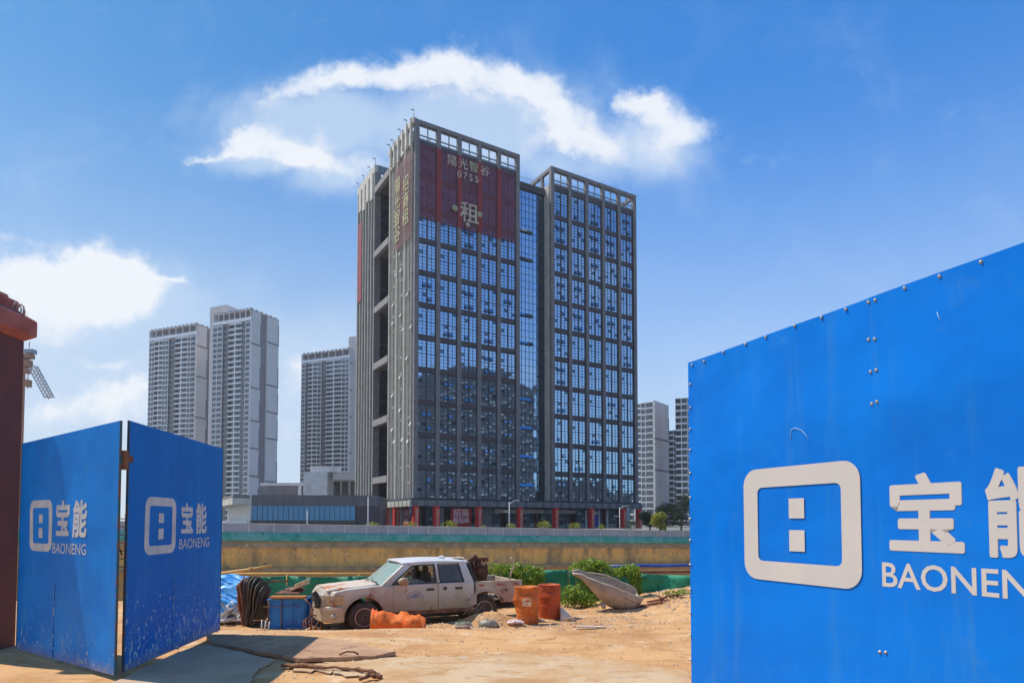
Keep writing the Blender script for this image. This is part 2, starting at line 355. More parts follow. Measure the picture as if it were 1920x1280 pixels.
for j in range(2, nzr - 1, 4):
    z = ZB + (zt - ZB) * j / nzr
    if rr.random() < .75: mb.add([(gx0 + 1.3, 2.55, z), (gx1 - 1.2, 2.55, z), (gx1 - 1.2, 2.9, z + .7), (gx0 + 1.3, 2.9, z + .7)], [(0, 1, 2, 3)], 0); mb.box(gx0 + 1.3, gx1 - 1.2, 2.5, 2.6, z - .1, z + .06, 1)
mb.build('stair_glazing', [m_glass, m_frame], TW)
mb = MB(); mb.box(34.6, 36.95, 2.95, 3.3, ZB, 86.0, 0)
for j in range(22): z = ZB + 3.5 * j; mb.box(34.6, 36.95, 2.85, 2.97, z, z + .5, 1)
mb.build('recess_wall', [m_glass2, m_frame], TW)
mb = MB(); mb.box(27.7, 37.1, 2.5, 12, 86.1, 87.8, 0)
mb.build('recess_parapet', m_spand, TW)
mb = MB()
for i in range(14): mb.box(27.9 + .7 * i, 27.95 + .7 * i, 2.6, 2.65, 87.8, 89.1, 0)
mb.box(27.7, 37, 2.6, 2.66, 89.0, 89.1, 0); mb.build('roof_rail', m_white, TW)
# left-hand crown return of the right block
mb = MB(); mb.box(37.1, 37.9, 1.0, 14, ZT - .9, ZT, 0)
for y in (4.2, 8.6, 13.2): mb.box(37.15, 37.85, y, y + .8, 87.8, ZT - .9, 0)
mb.build('roof_frame', m_stone, TW); MB().box(65.1, 65.9, 1.0, 20, ZT - .9, ZT, 0).build('roof_frame', m_stone, TW)
# ---- left face
Ys0, Ys1, Yw0, Yw1 = 0.0, 16.1, 26.3, 41.0
bay = (Ys1 - .9) / 3
for i in range(4):
    y = (Ys1 - .9) / 3 * i
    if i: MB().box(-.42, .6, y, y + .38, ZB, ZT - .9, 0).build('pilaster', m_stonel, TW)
mb = MB(); rr = random.Random(4)
for i in range(3):
    y0 = .95 + bay * i if i == 0 else bay * i + .75; y1 = bay * (i + 1)
    w = y1 - y0
    mb.quad((.25, y0, ZB), (.25, y1, ZB), (.25, y1, ZC), (.25, y0, ZC), 0)
    for q in (.2, .36, .62, .80):
        mb.box(-.05, .25, y0 + w * q - .07, y0 + w * q + .07, ZB, ZC, 1)
    for g in range(NG * 2):
        z = ZB + GH / 2 * (g + 1)
        if rr.random() < .6: mb.box(-.02, .3, y0 + w * .36, y0 + w * .62, z - .3, z + .2, 4)
        if rr.random() < .4: mb.box(.0, .3, y0, y0 + w * .2, z - .5, z + .3, 2)
        if rr.random() < .3:
            q = rr.choice((.42, .6, .05)); zz = z - rr.uniform(1.2, 2.4)
            mb.add([(-.5, y0 + w * q, zz), (-.5, y0 + w * (q + .18), zz), (-.1, y0 + w * (q + .18), zz + .8), (-.1, y0 + w * q, zz + .8)], [(0, 1, 2, 3)], 3)
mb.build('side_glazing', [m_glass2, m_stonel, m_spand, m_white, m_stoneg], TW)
mb = MB(); mb.box(-.52, .4, .1, Ys1 + .1, ZT - .9, ZT + .3, 0); mb.box(-.3, .3, 1.0, Ys1, ZC, ZC + 2.6, 0)
for k in range(6): mb.box(-.8, -.3, 1.0 + 2.6 * k, 1.5 + 2.6 * k, ZC - 1 + (k % 3) * .8, ZT + .5, 0)
mb.box(-.52, .4, Yw0, Yw1, ZT + .3, ZT + 2.2, 0); mb.box(.4, 5, Yw0 - .1, Yw0 + .6, ZT + .3, ZT + 2.2, 1)
for k in range(4): mb.box(-.75, .1, Yw0 + 3.2 * k + 1.2, Yw0 + 3.2 * k + 3.2, ZC - 1.5 + (k % 2), ZT + .4, 0)
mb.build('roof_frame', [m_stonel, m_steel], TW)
mb = MB()
for k in range(9):
    y = Ys0 + (0.2, 4.5, 8.6, 13.5, 15.8, 26.5, 31, 36, 40.6)[k]; zt2 = ZT + (2.2 if k > 4 else .3)
    mb.tube([(-.3, y, zt2), (-.3, y, zt2 + 1.6)], .06, 5, 0); mb.box(-1.0, -.3, y - .1, y + .1, zt2 + 1.5, zt2 + 1.65, 0)
mb.build('roof_light', m_steel, TW)
# wing
mb = MB(); mb.box(-.1, .9, Yw0 + .7, Yw1, ZB, ZT + .3, 2)
nf = 7
for i in range(nf):
    y = Yw0 + .2 + (Yw1 - Yw0 - .8) * i / (nf - 1)
    mb.box(-.55, -.1, y, y + .32, ZB - 1.5 + (i % 2) * 1.2, ZT + .3, 1)
    if i < nf - 1: mb.box(-.16, -.1, y + .9, y + 1.5, ZB + .5, ZC, 2)
mb.box(-.45, 1.2, Yw0, Yw0 + .69, ZB - 1, ZT + .3, 3)
mb.build('side_wing', [m_spand, m_stonel, m_glass2, m_stone], TW)
# the slot between main block and wing: glass, slabs and landings
mb = MB(); mb.box(4.4, 8.9, Ys1, Yw0, ZB, ZC, 0)
for j in range(0, 34): z = ZB + j * 2.4; mb.box(4.2, 4.4, Ys1, Yw0, z, z + .25, 1)
mb.box(.9, 8.4, Yw0 + .1, Yw0 + .2, ZB, ZC, 0)
for j in range(24): z = ZB + j * GH / 2; mb.box(1.2, 8.3, Yw0 - .05, Yw0 + .1, z, z + .5, 1)
mb.build('slot_glazing', [m_glass2, m_frame], TW)
for k in range(6):
    z = ZC - 1.8 - k * GH * 2 + (2.4 if k == 0 else 0)
    b_ = MB(); b_.box(-.45, .5, Ys1 - .1, Yw0, z - 1.1, z + .5, 0); b_.box(.5, 8.2, Ys1, Yw0, z - 1.0, z - .2, 1); b_.build('slot_beam', [m_stoneg, m_soffit], TW)
# canopy and ground floor
mb = MB(); mb.box(-.9, 66.4, -1.0, 1.2, 5.3, 6.6, 0); mb.box(-.7, 66.2, -.7, 1.2, 6.6, ZB, 2)
mb.box(-1.3, -.6, -1.0, 24.0, 5.2, 6.5, 1); mb.box(-.6, .6, 1.2, 24, 6.5, ZB, 2)
for i in range(26): x = -.3 + 2.62 * i; mb.box(x, x + .12, -1.06, -1.0, 5.3, 6.6, 2); mb.box(x + .6, x + .66, -1.06, -1.0, 5.3, 6.6, 2)
for i in range(9): y = .4 + 2.5 * i; mb.box(-1.36, -1.3, y, y + .12, 5.2, 6.5, 2)
mb.build('canopy', [m_stone, m_stonel, m_frame], TW)
mb = MB(); mb.box(.5, 66, 3.5, 4.0, 0, 5.3, 0); mb.box(1.0, 1.4, 4, 40, 0, 5.3, 3); mb.box(.2, 66, .6, 16, 5.35, 5.6, 3)
mb.box(22.5, 37, 3.3, 3.5, 4.0, 4.9, 1); mb.box(38.5, 47, 3.3, 3.5, 4.0, 4.9, 1); mb.box(6.5, 9.0, 3.2, 3.5, 0, 5.0, 2); mb.box(19, 21.5, 3.1, 3.5, 0, 5.2, 3)
for x in (1.5, 3.2, 5, 24, 27, 29.5, 32, 35, 39, 41.5, 44, 47.5, 50.5, 53, 55.5, 57, 61, 63): mb.box(x, x + .15, 3.35, 3.5, 0, 4.6, 3)
for x in (50.2, 54.6, 57.4): mb.box(x, x + .5, 3.2, 3.5, 0, 5.0, 4)
mb.build('shop_front', [m_glass2, m_stonel, m_steel, m_stone, m_white], TW)
mb = MB(); mb.box(51.0, 54.3, 3.0, 3.3, .6, 3.6, 0); mb.box(51.3, 54.0, 2.94, 3.0, 3.7, 4.6, 1)
o = tag(mb.build('display_board', [mat('blue_board', (.01, .08, .4)), m_white], None), 'blue board with a pale strip standing in the shop front under the tower', 'board')
o.location = C0; o.rotation_euler = (0, 0, math.atan2(D1.y, D1.x))
m_redl = mat('column_print', (0.75, 0.45, 0.3), rough=.8)
def wrapped(x, y):
    mb = MB(); mb.box(x - .65, x + .65, y - .6, y + .7, 0, 5.3, 0)
    c = mb.build('column', m_red, TW, bevel=.12); c['label'] = 'column wrapped in red cloth with a line of writing'
    t = MB(); text_mb(t, '招', (x - .3, y - .6, 4.0), (1, 0, 0), (0, 0, 1), .62, 0, .03, 0, bold=.02)
    for k in range(1, 6): text_mb(t, '商租光智谷'[k - 1], (x - .3, y - .6, 4.0 - .72 * k), (1, 0, 0), (0, 0, 1), .55, 0, .03, 0, bold=.02)
    t.build('lettering', m_redl, c)
for x in (.3, 5.3, 16.0, 27.3, 37.8, 49.2, 60.0, 65.5): wrapped(x, -.6)
wrapped(-.6, 15.6); wrapped(-.5, 9)
rest_w.build('window', [m_glass, m_frame, m_sash, m_glass2], TW)['kind'] = 'stuff'
# banners
RZ = math.atan2(D1.y, D1.x)
bz0, bz1 = P(782, 407, 140.6).z, P(782, 268, 140.6).z
BN = thing('wall_banner', 'huge maroon advertising banner with pale writing across the top storeys of the tower', 'banner', C0, RZ)
bay5 = (27.7 - PW) / 5
mb = MB()
for i in range(5):
    bx = PW + bay5 * i
    mb.quad((bx - .06, .12, bz0), (bx + bay5 - PW + .06, .12, bz0), (bx + bay5 - PW + .06, .12, bz1 - .25 * 0), (bx - .06, .12, bz1), 0)
    if 0 < i: mb.box(bx - PW - .08, bx + .08, -.16, -.06, bz0, bz1, 1)
mb.build('cloth', [m_film, m_filmr], BN)
mb = MB()
def on_banner(body, px, py, h, off=.02, mi=0, ws=1.0):
    x, z = fac(px, py, -.2); text_mb(mb, body, (x, -.2, z), (1, 0, 0), (0, 0, 1), h, mi, .03, .0, ws, bold=off)
on_banner('陽', 838, 306, 1.9, .015); on_banner('光', 859, 312, 1.9, .015); on_banner('智', 879, 318, 1.95, .015, 1); on_banner('谷', 900, 325, 1.9, .01)
on_banner('0', 857, 331, 1.7, .02); on_banner('7', 868, 334, 1.6, .02); on_banner('5', 879, 338, 1.6, .02); on_banner('5', 890, 341, 1.6, .03)
on_banner('租', 862, 409, 3.7, .022)
for (px, py, w, h_) in ((808, 346, 3.4, .18), (803, 328, 2.4, .18), (846, 349, 1.6, .2)):
    pass
for (px, py, r_) in ((853, 390, .75), (900, 402, .7)):
    x, z = fac(px, py, -.2); mb.M = Matrix.Translation((x, -.25, z)); mb.lathe([(r_, 0), (r_, .05)], 14, 1, axis='y'); mb.M = Matrix()
x, z = fac(877, 421, -.2); mb.M = Matrix.Translation((x, -.25, z)); mb.lathe([(.55, 0), (.55, .05)], 12, 0, axis='y'); mb.M = Matrix()
mb.build('lettering', [m_gold, m_yellow], BN)
BL = thing('wall_banner', 'tall red side banner with yellow writing around the corner of the tower', 'banner', C0, RZ)
mb = MB(); mb.box(-.50, -.47, 1.0, 11.5, 66, 86.0, 0); mb.M = Matrix()
m_film2 = film_mat('side_film', (0.34, 0.10, 0.09), (0.26, 0.15, 0.13), 0.70)
mb.build('cloth', m_film2, BL)
mb = MB()
for k, ch in enumerate('陽光智谷'):
    text_mb(mb, ch, (-.55, 11.6, 80.0 - k * 3.9), (0, -1, 0), (0, 0, 1), 2.9, 0, .05, 0, bold=.02)
for k, ch in enumerate('招商租'):
    text_mb(mb, ch, (-.55, 6.2, 78.0 - k * 3.9), (0, -1, 0), (0, 0, 1), 2.9, 0, .05, 0, bold=.02)
mb.build('lettering', m_yellow, BL)
o = tag(MB().box(-.74, -.68, 36.2, 39.4, 62, 84, 0).build('wall_banner', mat('rose_banner', (.34, .045, .06), (.24, .08, .09), .5)), 'narrow crimson banner hanging on the far left wing of the tower', 'banner')
o.location = C0; o.rotation_euler = (0, 0, RZ)
def shop_sign(x0, x1, y, label, face, rows):
    s_ = thing('shop_sign', label, 'sign', C0, RZ)
    mb = MB()
    if face == 'f': mb.box(x0, x1, y - .1, y, .5, 4.9, 0)
    else: mb.box(y - .1, y, x0, x1, .5, 4.9, 0)
    mb.build('board', mat('dark_red_board', (.48, .012, .025), (.38, .01, .02), .6), s_)
    t = MB()
    for k, (tx, h) in enumerate(rows):
        if face == 'f': text_mb(t, tx, ((x0 + x1) / 2, y - .1, 3.1 - k * 1.5), (1, 0, 0), (0, 0, 1), h, 0, .03, 0, align='CENTER', bold=.02)
        else: text_mb(t, tx, (y - .1, (x0 + x1) / 2, 3.1 - k * 1.5), (0, -1, 0), (0, 0, 1), h, 0, .03, 0, align='CENTER', bold=.02)
    t.build('lettering', mat('pink_print', (.85, .6, .6)), s_)
shop_sign(9.6, 14.9, 1.0, 'dark red sign with two rows of pale writing between the front columns', 'f', [('招商', 1.5), ('租招商', 1.0)])
shop_sign(2.6, 6.2, .2, 'red sign with pink writing on the side of the tower base', 's', [('招商', 1.2), ('招租', 1.0)])
# ================================================================ residential towers
m_rw = mat('render_grey', (0.60, 0.55, 0.52), (0.66, 0.61, 0.58), 0.15, 0.85)
m_rd = mat('render_dark', (0.20, 0.18, 0.19), (0.25, 0.225, 0.235), 0.2, 0.85)
m_rwht = mat('render_white', (0.85, 0.85, 0.87), rough=.8)
m_rgl = glass_mat('flat_glass', (0.07, 0.072, 0.085), (0.2, 0.24, 0.27), .1, .5)
def res_tower(label, px_r, Yr, width, H, strips, sides, rot=(0.925, -0.38), fh=3.0, core=None, crown=True):
    R = P(px_r, 900, Yr); R.z = 0
    ax = Vector((rot[0], rot[1], 0)); ay = Vector((-rot[1], rot[0], 0))
    T = thing('apartment_tower', label, 'apartment tower', R - ax * width, math.atan2(ax.y, ax.x))
    D = sides[-1][1]; HT = H - 6 if crown else H - 1.2; nf = int(HT / fh)
    mb = MB(); mb.box(0, width - .8, 1.6, D - .5, 0, HT, 1)
    x = 0
    for (a, b, kind) in strips:
        xa, xb = a * width, b * width
        if kind == 'wall': mb.box(xa, xb, 0, 1.6, 0, HT, 0)
        if kind == 'rec': mb.box(xa + .01, xb - .01, 1.2, 1.6, 0, HT, 1)
    mb.build('wall', [m_rw, m_rd], T)
    nb = nw = 0; rw_ = MB(); rb_ = MB()
    for (a, b, kind) in strips:
        xa, xb = a * width + .05, b * width - .05; w = xb - xa
        if kind == 'bal':
            q = MB(); q.box(0, w, 0, 1.5, 0, .16, 0); q.box(0, w, -.04, .06, .16, .75, 0); q.box(w * .47, w * .53, .02, .2, .75, 2.95, 0); q.box(0, w, 1.45, 1.55, .2, 2.9, 1)
            q.box(0, .15, .05, 1.4, .2, 2.9, 2); me = q.mesh('balcony', [m_rwht, m_rgl, m_rd])
            for k in range(nf):
                z = 2 + k * fh
                if nb < 100: inst(me, 'balcony', T, (xa, 0, z)); nb += 1
                else:
                    rb_.M = Matrix.Translation((xa, 0, z)); rb_.v += [tuple(rb_.M @ v.co) for v in me.vertices]; o0 = len(rb_.v) - len(me.vertices)
                    for p in me.polygons: rb_.f.append(tuple(i + o0 for i in p.vertices)); rb_.mi.append(p.material_index); rb_.sm.append(False)
        if kind == 'win':
            q = MB(); q.box(0, w, .3, .5, .7, 2.6, 1); q.box(0, w, .1, .5, 2.6, 3.0, 3); q.box(0, w, -.05, .4, 0, .35, 0); q.box(0, w, 0, 1.6, .35, .7, 2)
            n = max(1, int(w / 2.2))
            for i in range(n + 1): q.box(w * i / n - .1, w * i / n + .1, 0, .45, .35, 3.0, 0 if i in (0, n) or i % 2 == 1 else 2)
            me = q.mesh('window', [m_rwht, m_rgl, m_rd, m_rw])
            for k in range(nf):
                z = 2 + k * fh
                if nw < 100: inst(me, 'window', T, (xa, 0, z)); nw += 1
                else:
                    rw_.M = Matrix.Translation((xa, 0, z)); rw_.v += [tuple(rw_.M @ v.co) for v in me.vertices]; o0 = len(rw_.v) - len(me.vertices)
                    for p in me.polygons: rw_.f.append(tuple(i + o0 for i in p.vertices)); rw_.mi.append(p.material_index); rw_.sm.append(False)
        if kind == 'rec':
            q = MB()
            for k in range(nf): z = 2 + k * fh; q.box(xa + .1, xb - .1, .8, 1.2, z, z + .25, 0); q.box(xa + .5, xb - .5, 1.1, 1.25, z + .9, z + 2.4, 1)
            q.build('recess', [m_rw, m_rgl], T)
    for mbx, nm in ((rw_, 'window'), (rb_, 'balcony')):
        if mbx.f: mbx.M = Matrix(); mbx.build(nm, [m_rwht, m_rgl, m_rd, m_rw], T)['kind'] = 'stuff'
    mb = MB()                                        # side face, on the right
    for (a, b, kind) in sides:
        if kind == 'wall':
            mb.box(width - .8, width, a, b, 0, H, 0)
            z = 8 + (a * 3) % 20
            while z < H - 8: mb.box(width, width + .15, a + .2, b, z, z + .9, 1); mb.box(width, width + .15, b - .5, b, z, min(H, z + 12), 1); z += rwv.choice((18, 24, 15))
        else:
            for k in range(nf): z = 2 + k * fh; mb.box(width - 1.6, width - 1.0, a, b, z, z + .3, 0); mb.box(width - 1.5, width - 1.2, a + .4, b - .4, z + .8, z + 2.4, 2)
            mb.box(width - 1.8, width - 1.5, a, b, 0, H - 3, 1)
    mb.build('side_wall', [m_rw, m_rd, m_rgl], T)
    if crown:
        mb = MB(); mb.box(0, width, -.1, 1.6, H - 6.2, H - 4.4, 0); mb.box(0, width, -.1, D, H - .5, H, 2)
        mb.box(0, width - .8, 2.5, D - 1, H - 6, H - .5, 1)
        for i in range(8): xx = width * i / 7; mb.box(max(0, xx - .25), min(width, xx + .25), -.1, .5, H - 4.4, H - .5, 2)
        mb.box(0, .5, 0, D, H - 6, H - .5, 0)
        for i in range(12): mb.box(width * (i + .3) / 12, width * (i + .62) / 12, .4, 2.0, H, H + .9, 1)
        for i in range(6): mb.box(width - 2, width - .5, D * (i + .3) / 6, D * (i + .6) / 6, H, H + .8, 1)
        mb.build('roof', [m_rwht, m_rd, m_rw], T)
    if core: MB().box(core[0], core[1], core[2], core[3], 0, core[4], 0).build('lift_core', m_rw, T)
    return T
rwv = random.Random(2)
H1 = 117.2
res_tower('pale grey apartment tower behind the blue gate, left half of the pair', 363, 366, 38.8, H1,
    [(0, .12, 'win'), (.12, .30, 'bal'), (.30, .42, 'win'), (.42, .56, 'rec'), (.56, .82, 'bal'), (.82, 1, 'win')], [(0, 7.9, 'wall'), (7.9, 14, 'rec'), (14, 20, 'wall')])
res_tower('pale grey apartment tower with grey side panels, right half of the pair', 466, 340, 27.7, H1,
    [(0, .12, 'win'), (.12, .26, 'win'), (.26, .42, 'rec'), (.42, .76, 'bal'), (.76, .86, 'rec'), (.86, 1, 'win')], [(0, 7.2, 'wall'), (7.2, 11.9, 'rec'), (11.9, 20.9, 'wall')], core=(-9, 3.5, 6, 18, 124.5))
res_tower('pale grey apartment tower half hidden behind the office tower', 653, 419, 40, H1,
    [(0, .08, 'win'), (.08, .14, 'rec'), (.14, .34, 'bal'), (.34, .42, 'win'), (.42, .52, 'rec'), (.52, .84, 'bal'), (.84, 1, 'win')], [(0, 10, 'wall'), (10, 14, 'rec'), (14, 20, 'wall')], core=(37, 46, 3, 14, 126))
res_tower('grey apartment block with blank side wall, just right of the office tower', 1228, 300, 14, 59.5,
    [(0, .5, 'bal'), (.5, 1, 'win')], [(0, 17, 'wall')], rot=(.8, -.6), crown=False)
res_tower('lower apartment block behind the trees, beside the tall blue hoarding', 1290, 330, 24, 49.5,
    [(0, .2, 'win'), (.2, .4, 'win'), (.4, .7, 'bal'), (.7, 1, 'win')], [(0, 13, 'wall')], rot=(.95, -.31), crown=False)
res_tower('slim apartment block peeping out beside the edge of the blue hoarding', 1318, 290, 12, 60.6,
    [(0, .45, 'bal'), (.45, 1, 'win')], [(0, 13, 'wall')], rot=(.95, -.31), crown=False)
# roof block set back on the block right of the tower
# blocks facing the tower from outside the picture: their dark mass shows in its glass
def plain_block(label, x, y, w, d, h, rz):
    T = thing('apartment_tower', label, 'apartment tower', (x, y, 0), rz)
    mb = MB(); mb.box(-w / 2, w / 2, -d / 2, d / 2, 0, h, 0); mb.box(-w / 4, w / 4, -d / 4, d / 4, h, h + 6, 0); mb.build('wall', mat('far_dark_wall', (.045, .048, .055), (.06, .062, .07), .1), T)
    f = MB()
    for k in range(int(h / 3)):
        for i in range(int(w / 4)):
            if (i * 7 + k * 3) % 5 > 1: f.box(-w / 2 + 1 + i * 4, -w / 2 + 3.4 + i * 4, d / 2, d / 2 + .08, k * 3 + .8, k * 3 + 2.3, 0); f.box(-w / 2 + .8 + i * 4, -w / 2 + 3.6 + i * 4, d / 2, d / 2 + .9, k * 3 + .2, k * 3 + .5, 1)
    f.build('window', [m_rgl, m_rwht], T)['kind'] = 'stuff'
plain_block('dark apartment block across the road, mirrored in the tower glass', 133, 65, 60, 20, 71, math.atan2(D1.y, D1.x) )
plain_block('lower dark apartment block across the road, mirrored in the lowest glass bays', 190, 95, 60, 20, 18, math.atan2(D1.y, D1.x))
# ================================================================ low podium building
PB = thing('podium_building', 'low grey stone building with a long blue window band left of the tower', 'building', (P(472, 930, 125).x, 125, 0), 0.10)
mb = MB(); mb.box(0, 24.5, 0, 20, 4.95, 7.1, 0); mb.box(0, 24.5, .5, 19.5, 0, 4.95, 0); mb.box(20.3, 24.8, -.02, .5, 0, 4.95, 1)
for i in range(12): mb.box(2 * i, 2 * i + .04, -.03, 0, 4.95, 7.1, 1)
mb.build('wall', [mat('purple_grey_stone', (.12, .11, .125), (.15, .14, .15), .4), m_spand], PB)
mb = MB(); r9 = random.Random(5)
for i in range(20):
    for j in range(3):
        a = r9.gauss(0, .006); mb.add([(i, .3, 2.1 + j * .95), (i + 1, .3 + a, 2.1 + j * .95), (i + 1, .3 + a, 3.05 + j * .95), (i, .3, 3.05 + j * .95)], [(0, 1, 2, 3)], 0)
for i in range(21): mb.box(i - .03, i + .03, .2, .32, 2.1, 4.95, 1)
mb.build('window', [m_glassp, m_frame], PB)
mb = MB(); mb.box(0, 20.3, -.6, .4, 1.5, 2.05, 0); mb.build('planter', mat('planter_dark', (.07, .065, .05), (.1, .09, .07), 2), PB)
mb = MB(); mb.M = Matrix.Rotation(math.atan2(D2.y, D2.x) - .10, 4, 'Z')
mb.box(.1, 34, .02, .3, 0, 5.2, 0); mb.box(0, 35, -.2, 3.5, 5.2, 6.4, 1); mb.box(0, 35, .3, 3.4, 6.4, 7.05, 2); mb.box(-.3, 36, .3, 1.0, 0, 2.0, 0)
mb.build('side_wall', [m_white, m_stonel, m_stone], PB)
# white bridge and house behind it
o = MB(); px0, px1 = P(487, 920, 200), P(665, 920, 200)
o.box(px0.x, px1.x - 7, 200, 212, 13.2, 14.1, 0); o.box(px0.x + 1, px1.x - 6, 201, 210, 9, 13.2, 1)
for k in range(3): o.box(px0.x + 12 + k * 1.7, px0.x + 13 + k * 1.7, 200.2, 201, 9, 13.2, 0)
o.box(px0.x + 14.2, px1.x, 199, 212, 14.6, 15.6, 0); 
for k in range(6): o.box(px0.x + 15.2 + k * 2.6, px0.x + 15.6 + k * 2.6, 199.3, 199.8, 8, 14.6, 0)
o.box(px0.x + 15, px1.x, 202, 210, 8, 14.6, 1)
o.box(px0.x, px1.x, 198.6, 199, 9.4, 10.0, 0); o.box(px0.x, px1.x, 200, 210, 0, 9.4, 2)
tag(o.build('station_building', [m_white, m_rd, m_rw]), 'long white flat roofed hall seen above the low grey building', 'building')
o = MB(); a = P(570, 900, 190).x
o.box(a, a + 7, 190, 197, 8, 16.8, 0); o.box(a + 1.5, a + 9, 191, 198, 16.8, 18.6, 0); o.box(a + 8, a + 20, 192, 198, 14.5, 16.6, 1); o.box(a + .5, a + 2, 189.9, 190, 10.5, 13.5, 1)
tag(o.build('stair_house', [m_white, m_rw]), 'small white stair house standing higher than the white hall', 'building')
# ================================================================ ground, pit, wall
def hgt(x, y):
    t = min(1, max(0, (y - 10.2) / 4.2)); t = t * t * (3 - 2 * t)
    z = -0.72 * t
    t2 = min(1, max(0, (y - 16.5) / 4)); z -= .12 * t2
    m = math.exp(-((x - 7.0) / 3.2) ** 2 - ((y - 20) / 3.4) ** 2); z += .72 * m
    m = math.exp(-((x - 2.5) / 5.0) ** 2 - ((y - 14.2) / .9) ** 2); z += .10 * m
    m = math.exp(-((x + 4.5) / 3.2) ** 2 - ((y - 13.4) / .6) ** 2); z += .10 * m
    k = 0.012 + .05 * min(1, max(0, (y - 11) / 4)) * (1 if x > -1 else .8)
    z += nz(x, y, 0, 1.1) * k + nz(x, y, 3, 3.7) * k * .5 + nz(x, y, 7, 9) * k * .22
    z += .36 * math.exp(-((x + .55) / .75) ** 2 - ((y - 15.42) / .30) ** 2) + .16 * math.exp(-((x + 1.7) / .8) ** 2 - ((y - 14.6) / .3) ** 2)
    z += .045 * min(1, max(0, (y - 8.5) / 2)) * max(0, nz(x * .35, y * 2.6, 2, 1.0)) * (1 if y < 15 else .4)
    for (x0_, y0_, sl, dp) in ((0, 8.6, .30, .030), (0, 9.9, .24, .026), (0, 11.4, .10, .03)):
        d_ = y - (y0_ + sl * x + .25 * nz(x, sl * 9, 0, .35)); f_ = min(1, max(0, x + 2.5)); z += f_ * dp * (-math.exp(-(d_ / .10) ** 2) + .8 * math.exp(-((d_ - .2) / .09) ** 2) + .6 * math.exp(-((d_ + .2) / .09) ** 2))
    if x > 1: z += .05 * min(1, (y - 9) / 4 if y > 9 else 0) * abs(nz(x * 2, y * 6, 5, .8))
    return z
mb = MB(); nx_, ny_ = 300, 240
mb.grid(lambda a, b: ((a - .5) * 36 - 1, -2 + b * 23.2, hgt((a - .5) * 36 - 1, -2 + b * 23.2)), nx_, ny_)
m_dirt = mat('site_dirt', (0.60, 0.335, 0.14), (0.42, 0.20, 0.07), 0.55, 0.95, 0.5, bscale=9, thresh=(.40, .68), c3=(.64, .44, .26), detail=10)
t, b, K = nodes(m_dirt)
tcn = K.n('ShaderNodeTexCoord'); mp = K.n('ShaderNodeMapping'); mp.inputs['Scale'].default_value = (.75, 1.7, 1); mp.inputs['Rotation'].default_value = (0, 0, rad(-24)); t.links.new(tcn.outputs['Object'], mp.inputs[0])
st = K.noise(mp.outputs[0], 1.6, 10, .65, .6); prev = b.inputs['Base Color'].links[0].from_socket
c2_ = K.mix(K.mr(st.outputs[0], .50, .66, 0, .85), prev, (.40, .19, .065, 1)); st2 = K.noise(mp.outputs[0], .7, 8, .7, .4); c2_ = K.mix(K.mr(st2.outputs[0], .52, .70, 0, .8), c2_, (.66, .48, .29, 1))
sp = K.noise(tcn.outputs['Object'], 22, 6, .7); c2_ = K.mix(K.mr(sp.outputs[0], .60, .72, 0, .6), c2_, (.30, .17, .09, 1))
sp2 = K.noise(tcn.outputs['Object'], 13, 6, .7); c2_ = K.mix(K.mr(sp2.outputs[0], .62, .7, 0, .6), c2_, (.75, .62, .48, 1))
K.set(b.inputs['Base Color'], c2_)
struct(mb.build('ground', m_dirt))
mb = MB()
pit0 = 21.2
mb.quad((-60, pit0, -14), (60, pit0, -14), (17, pit0, -.9), (-19, pit0, -.9), 0)
mb.quad((-200, pit0 - .1, -14), (200, pit0 - .1, -14), (200, 140, -14), (-200, 140, -14), 0)
struct(mb.build('pit', mat('pit_soil', (.35, .22, .1), (.25, .15, .07), .3, .95)))
# city ground far beyond
FA = Vector((-36.5 - 67.6 * .9, 79 - 35 * .9, 0)); FD = Vector((67.6, 35, 0)).normalized(); FN = Vector((-FD.y, FD.x, 0)); FL = 76.1 * 3.4
def fz(u): return 1.62 - 1.5 * ((u - 68.5) / 76.1)          # hoarding top along the pit
mb = MB(); a = FA + FN * 1.0; bb = FA + FD * FL + FN * 1.0
mb.quad((a.x, a.y, -.75), (bb.x, bb.y, -1.9), (690, 690, -1.0), (-690, 690, -.3), 0)
mb.quad((a.x, a.y, -.75), (-690, 690, -.3), (-690, -200, -.3), (-70, 0, -.75), 0)
mb.quad((bb.x, bb.y, -1.9), (60, 0, -1.0), (690, -200, -1), (690, 690, -1.0), 0)
mb.quad((-690, -200, -.3), (690, -200, -1), (690, -690, -1), (-690, -690, -.3), 0)
mb.quad((-690, -200, -.35), (-70, 0, -.8), (60, 0, -1.05), (690, -200, -1.05), 0)
struct(mb.build('city_ground', mat('paving', (.22, .21, .19), (.17, .165, .15), .05, .9)))
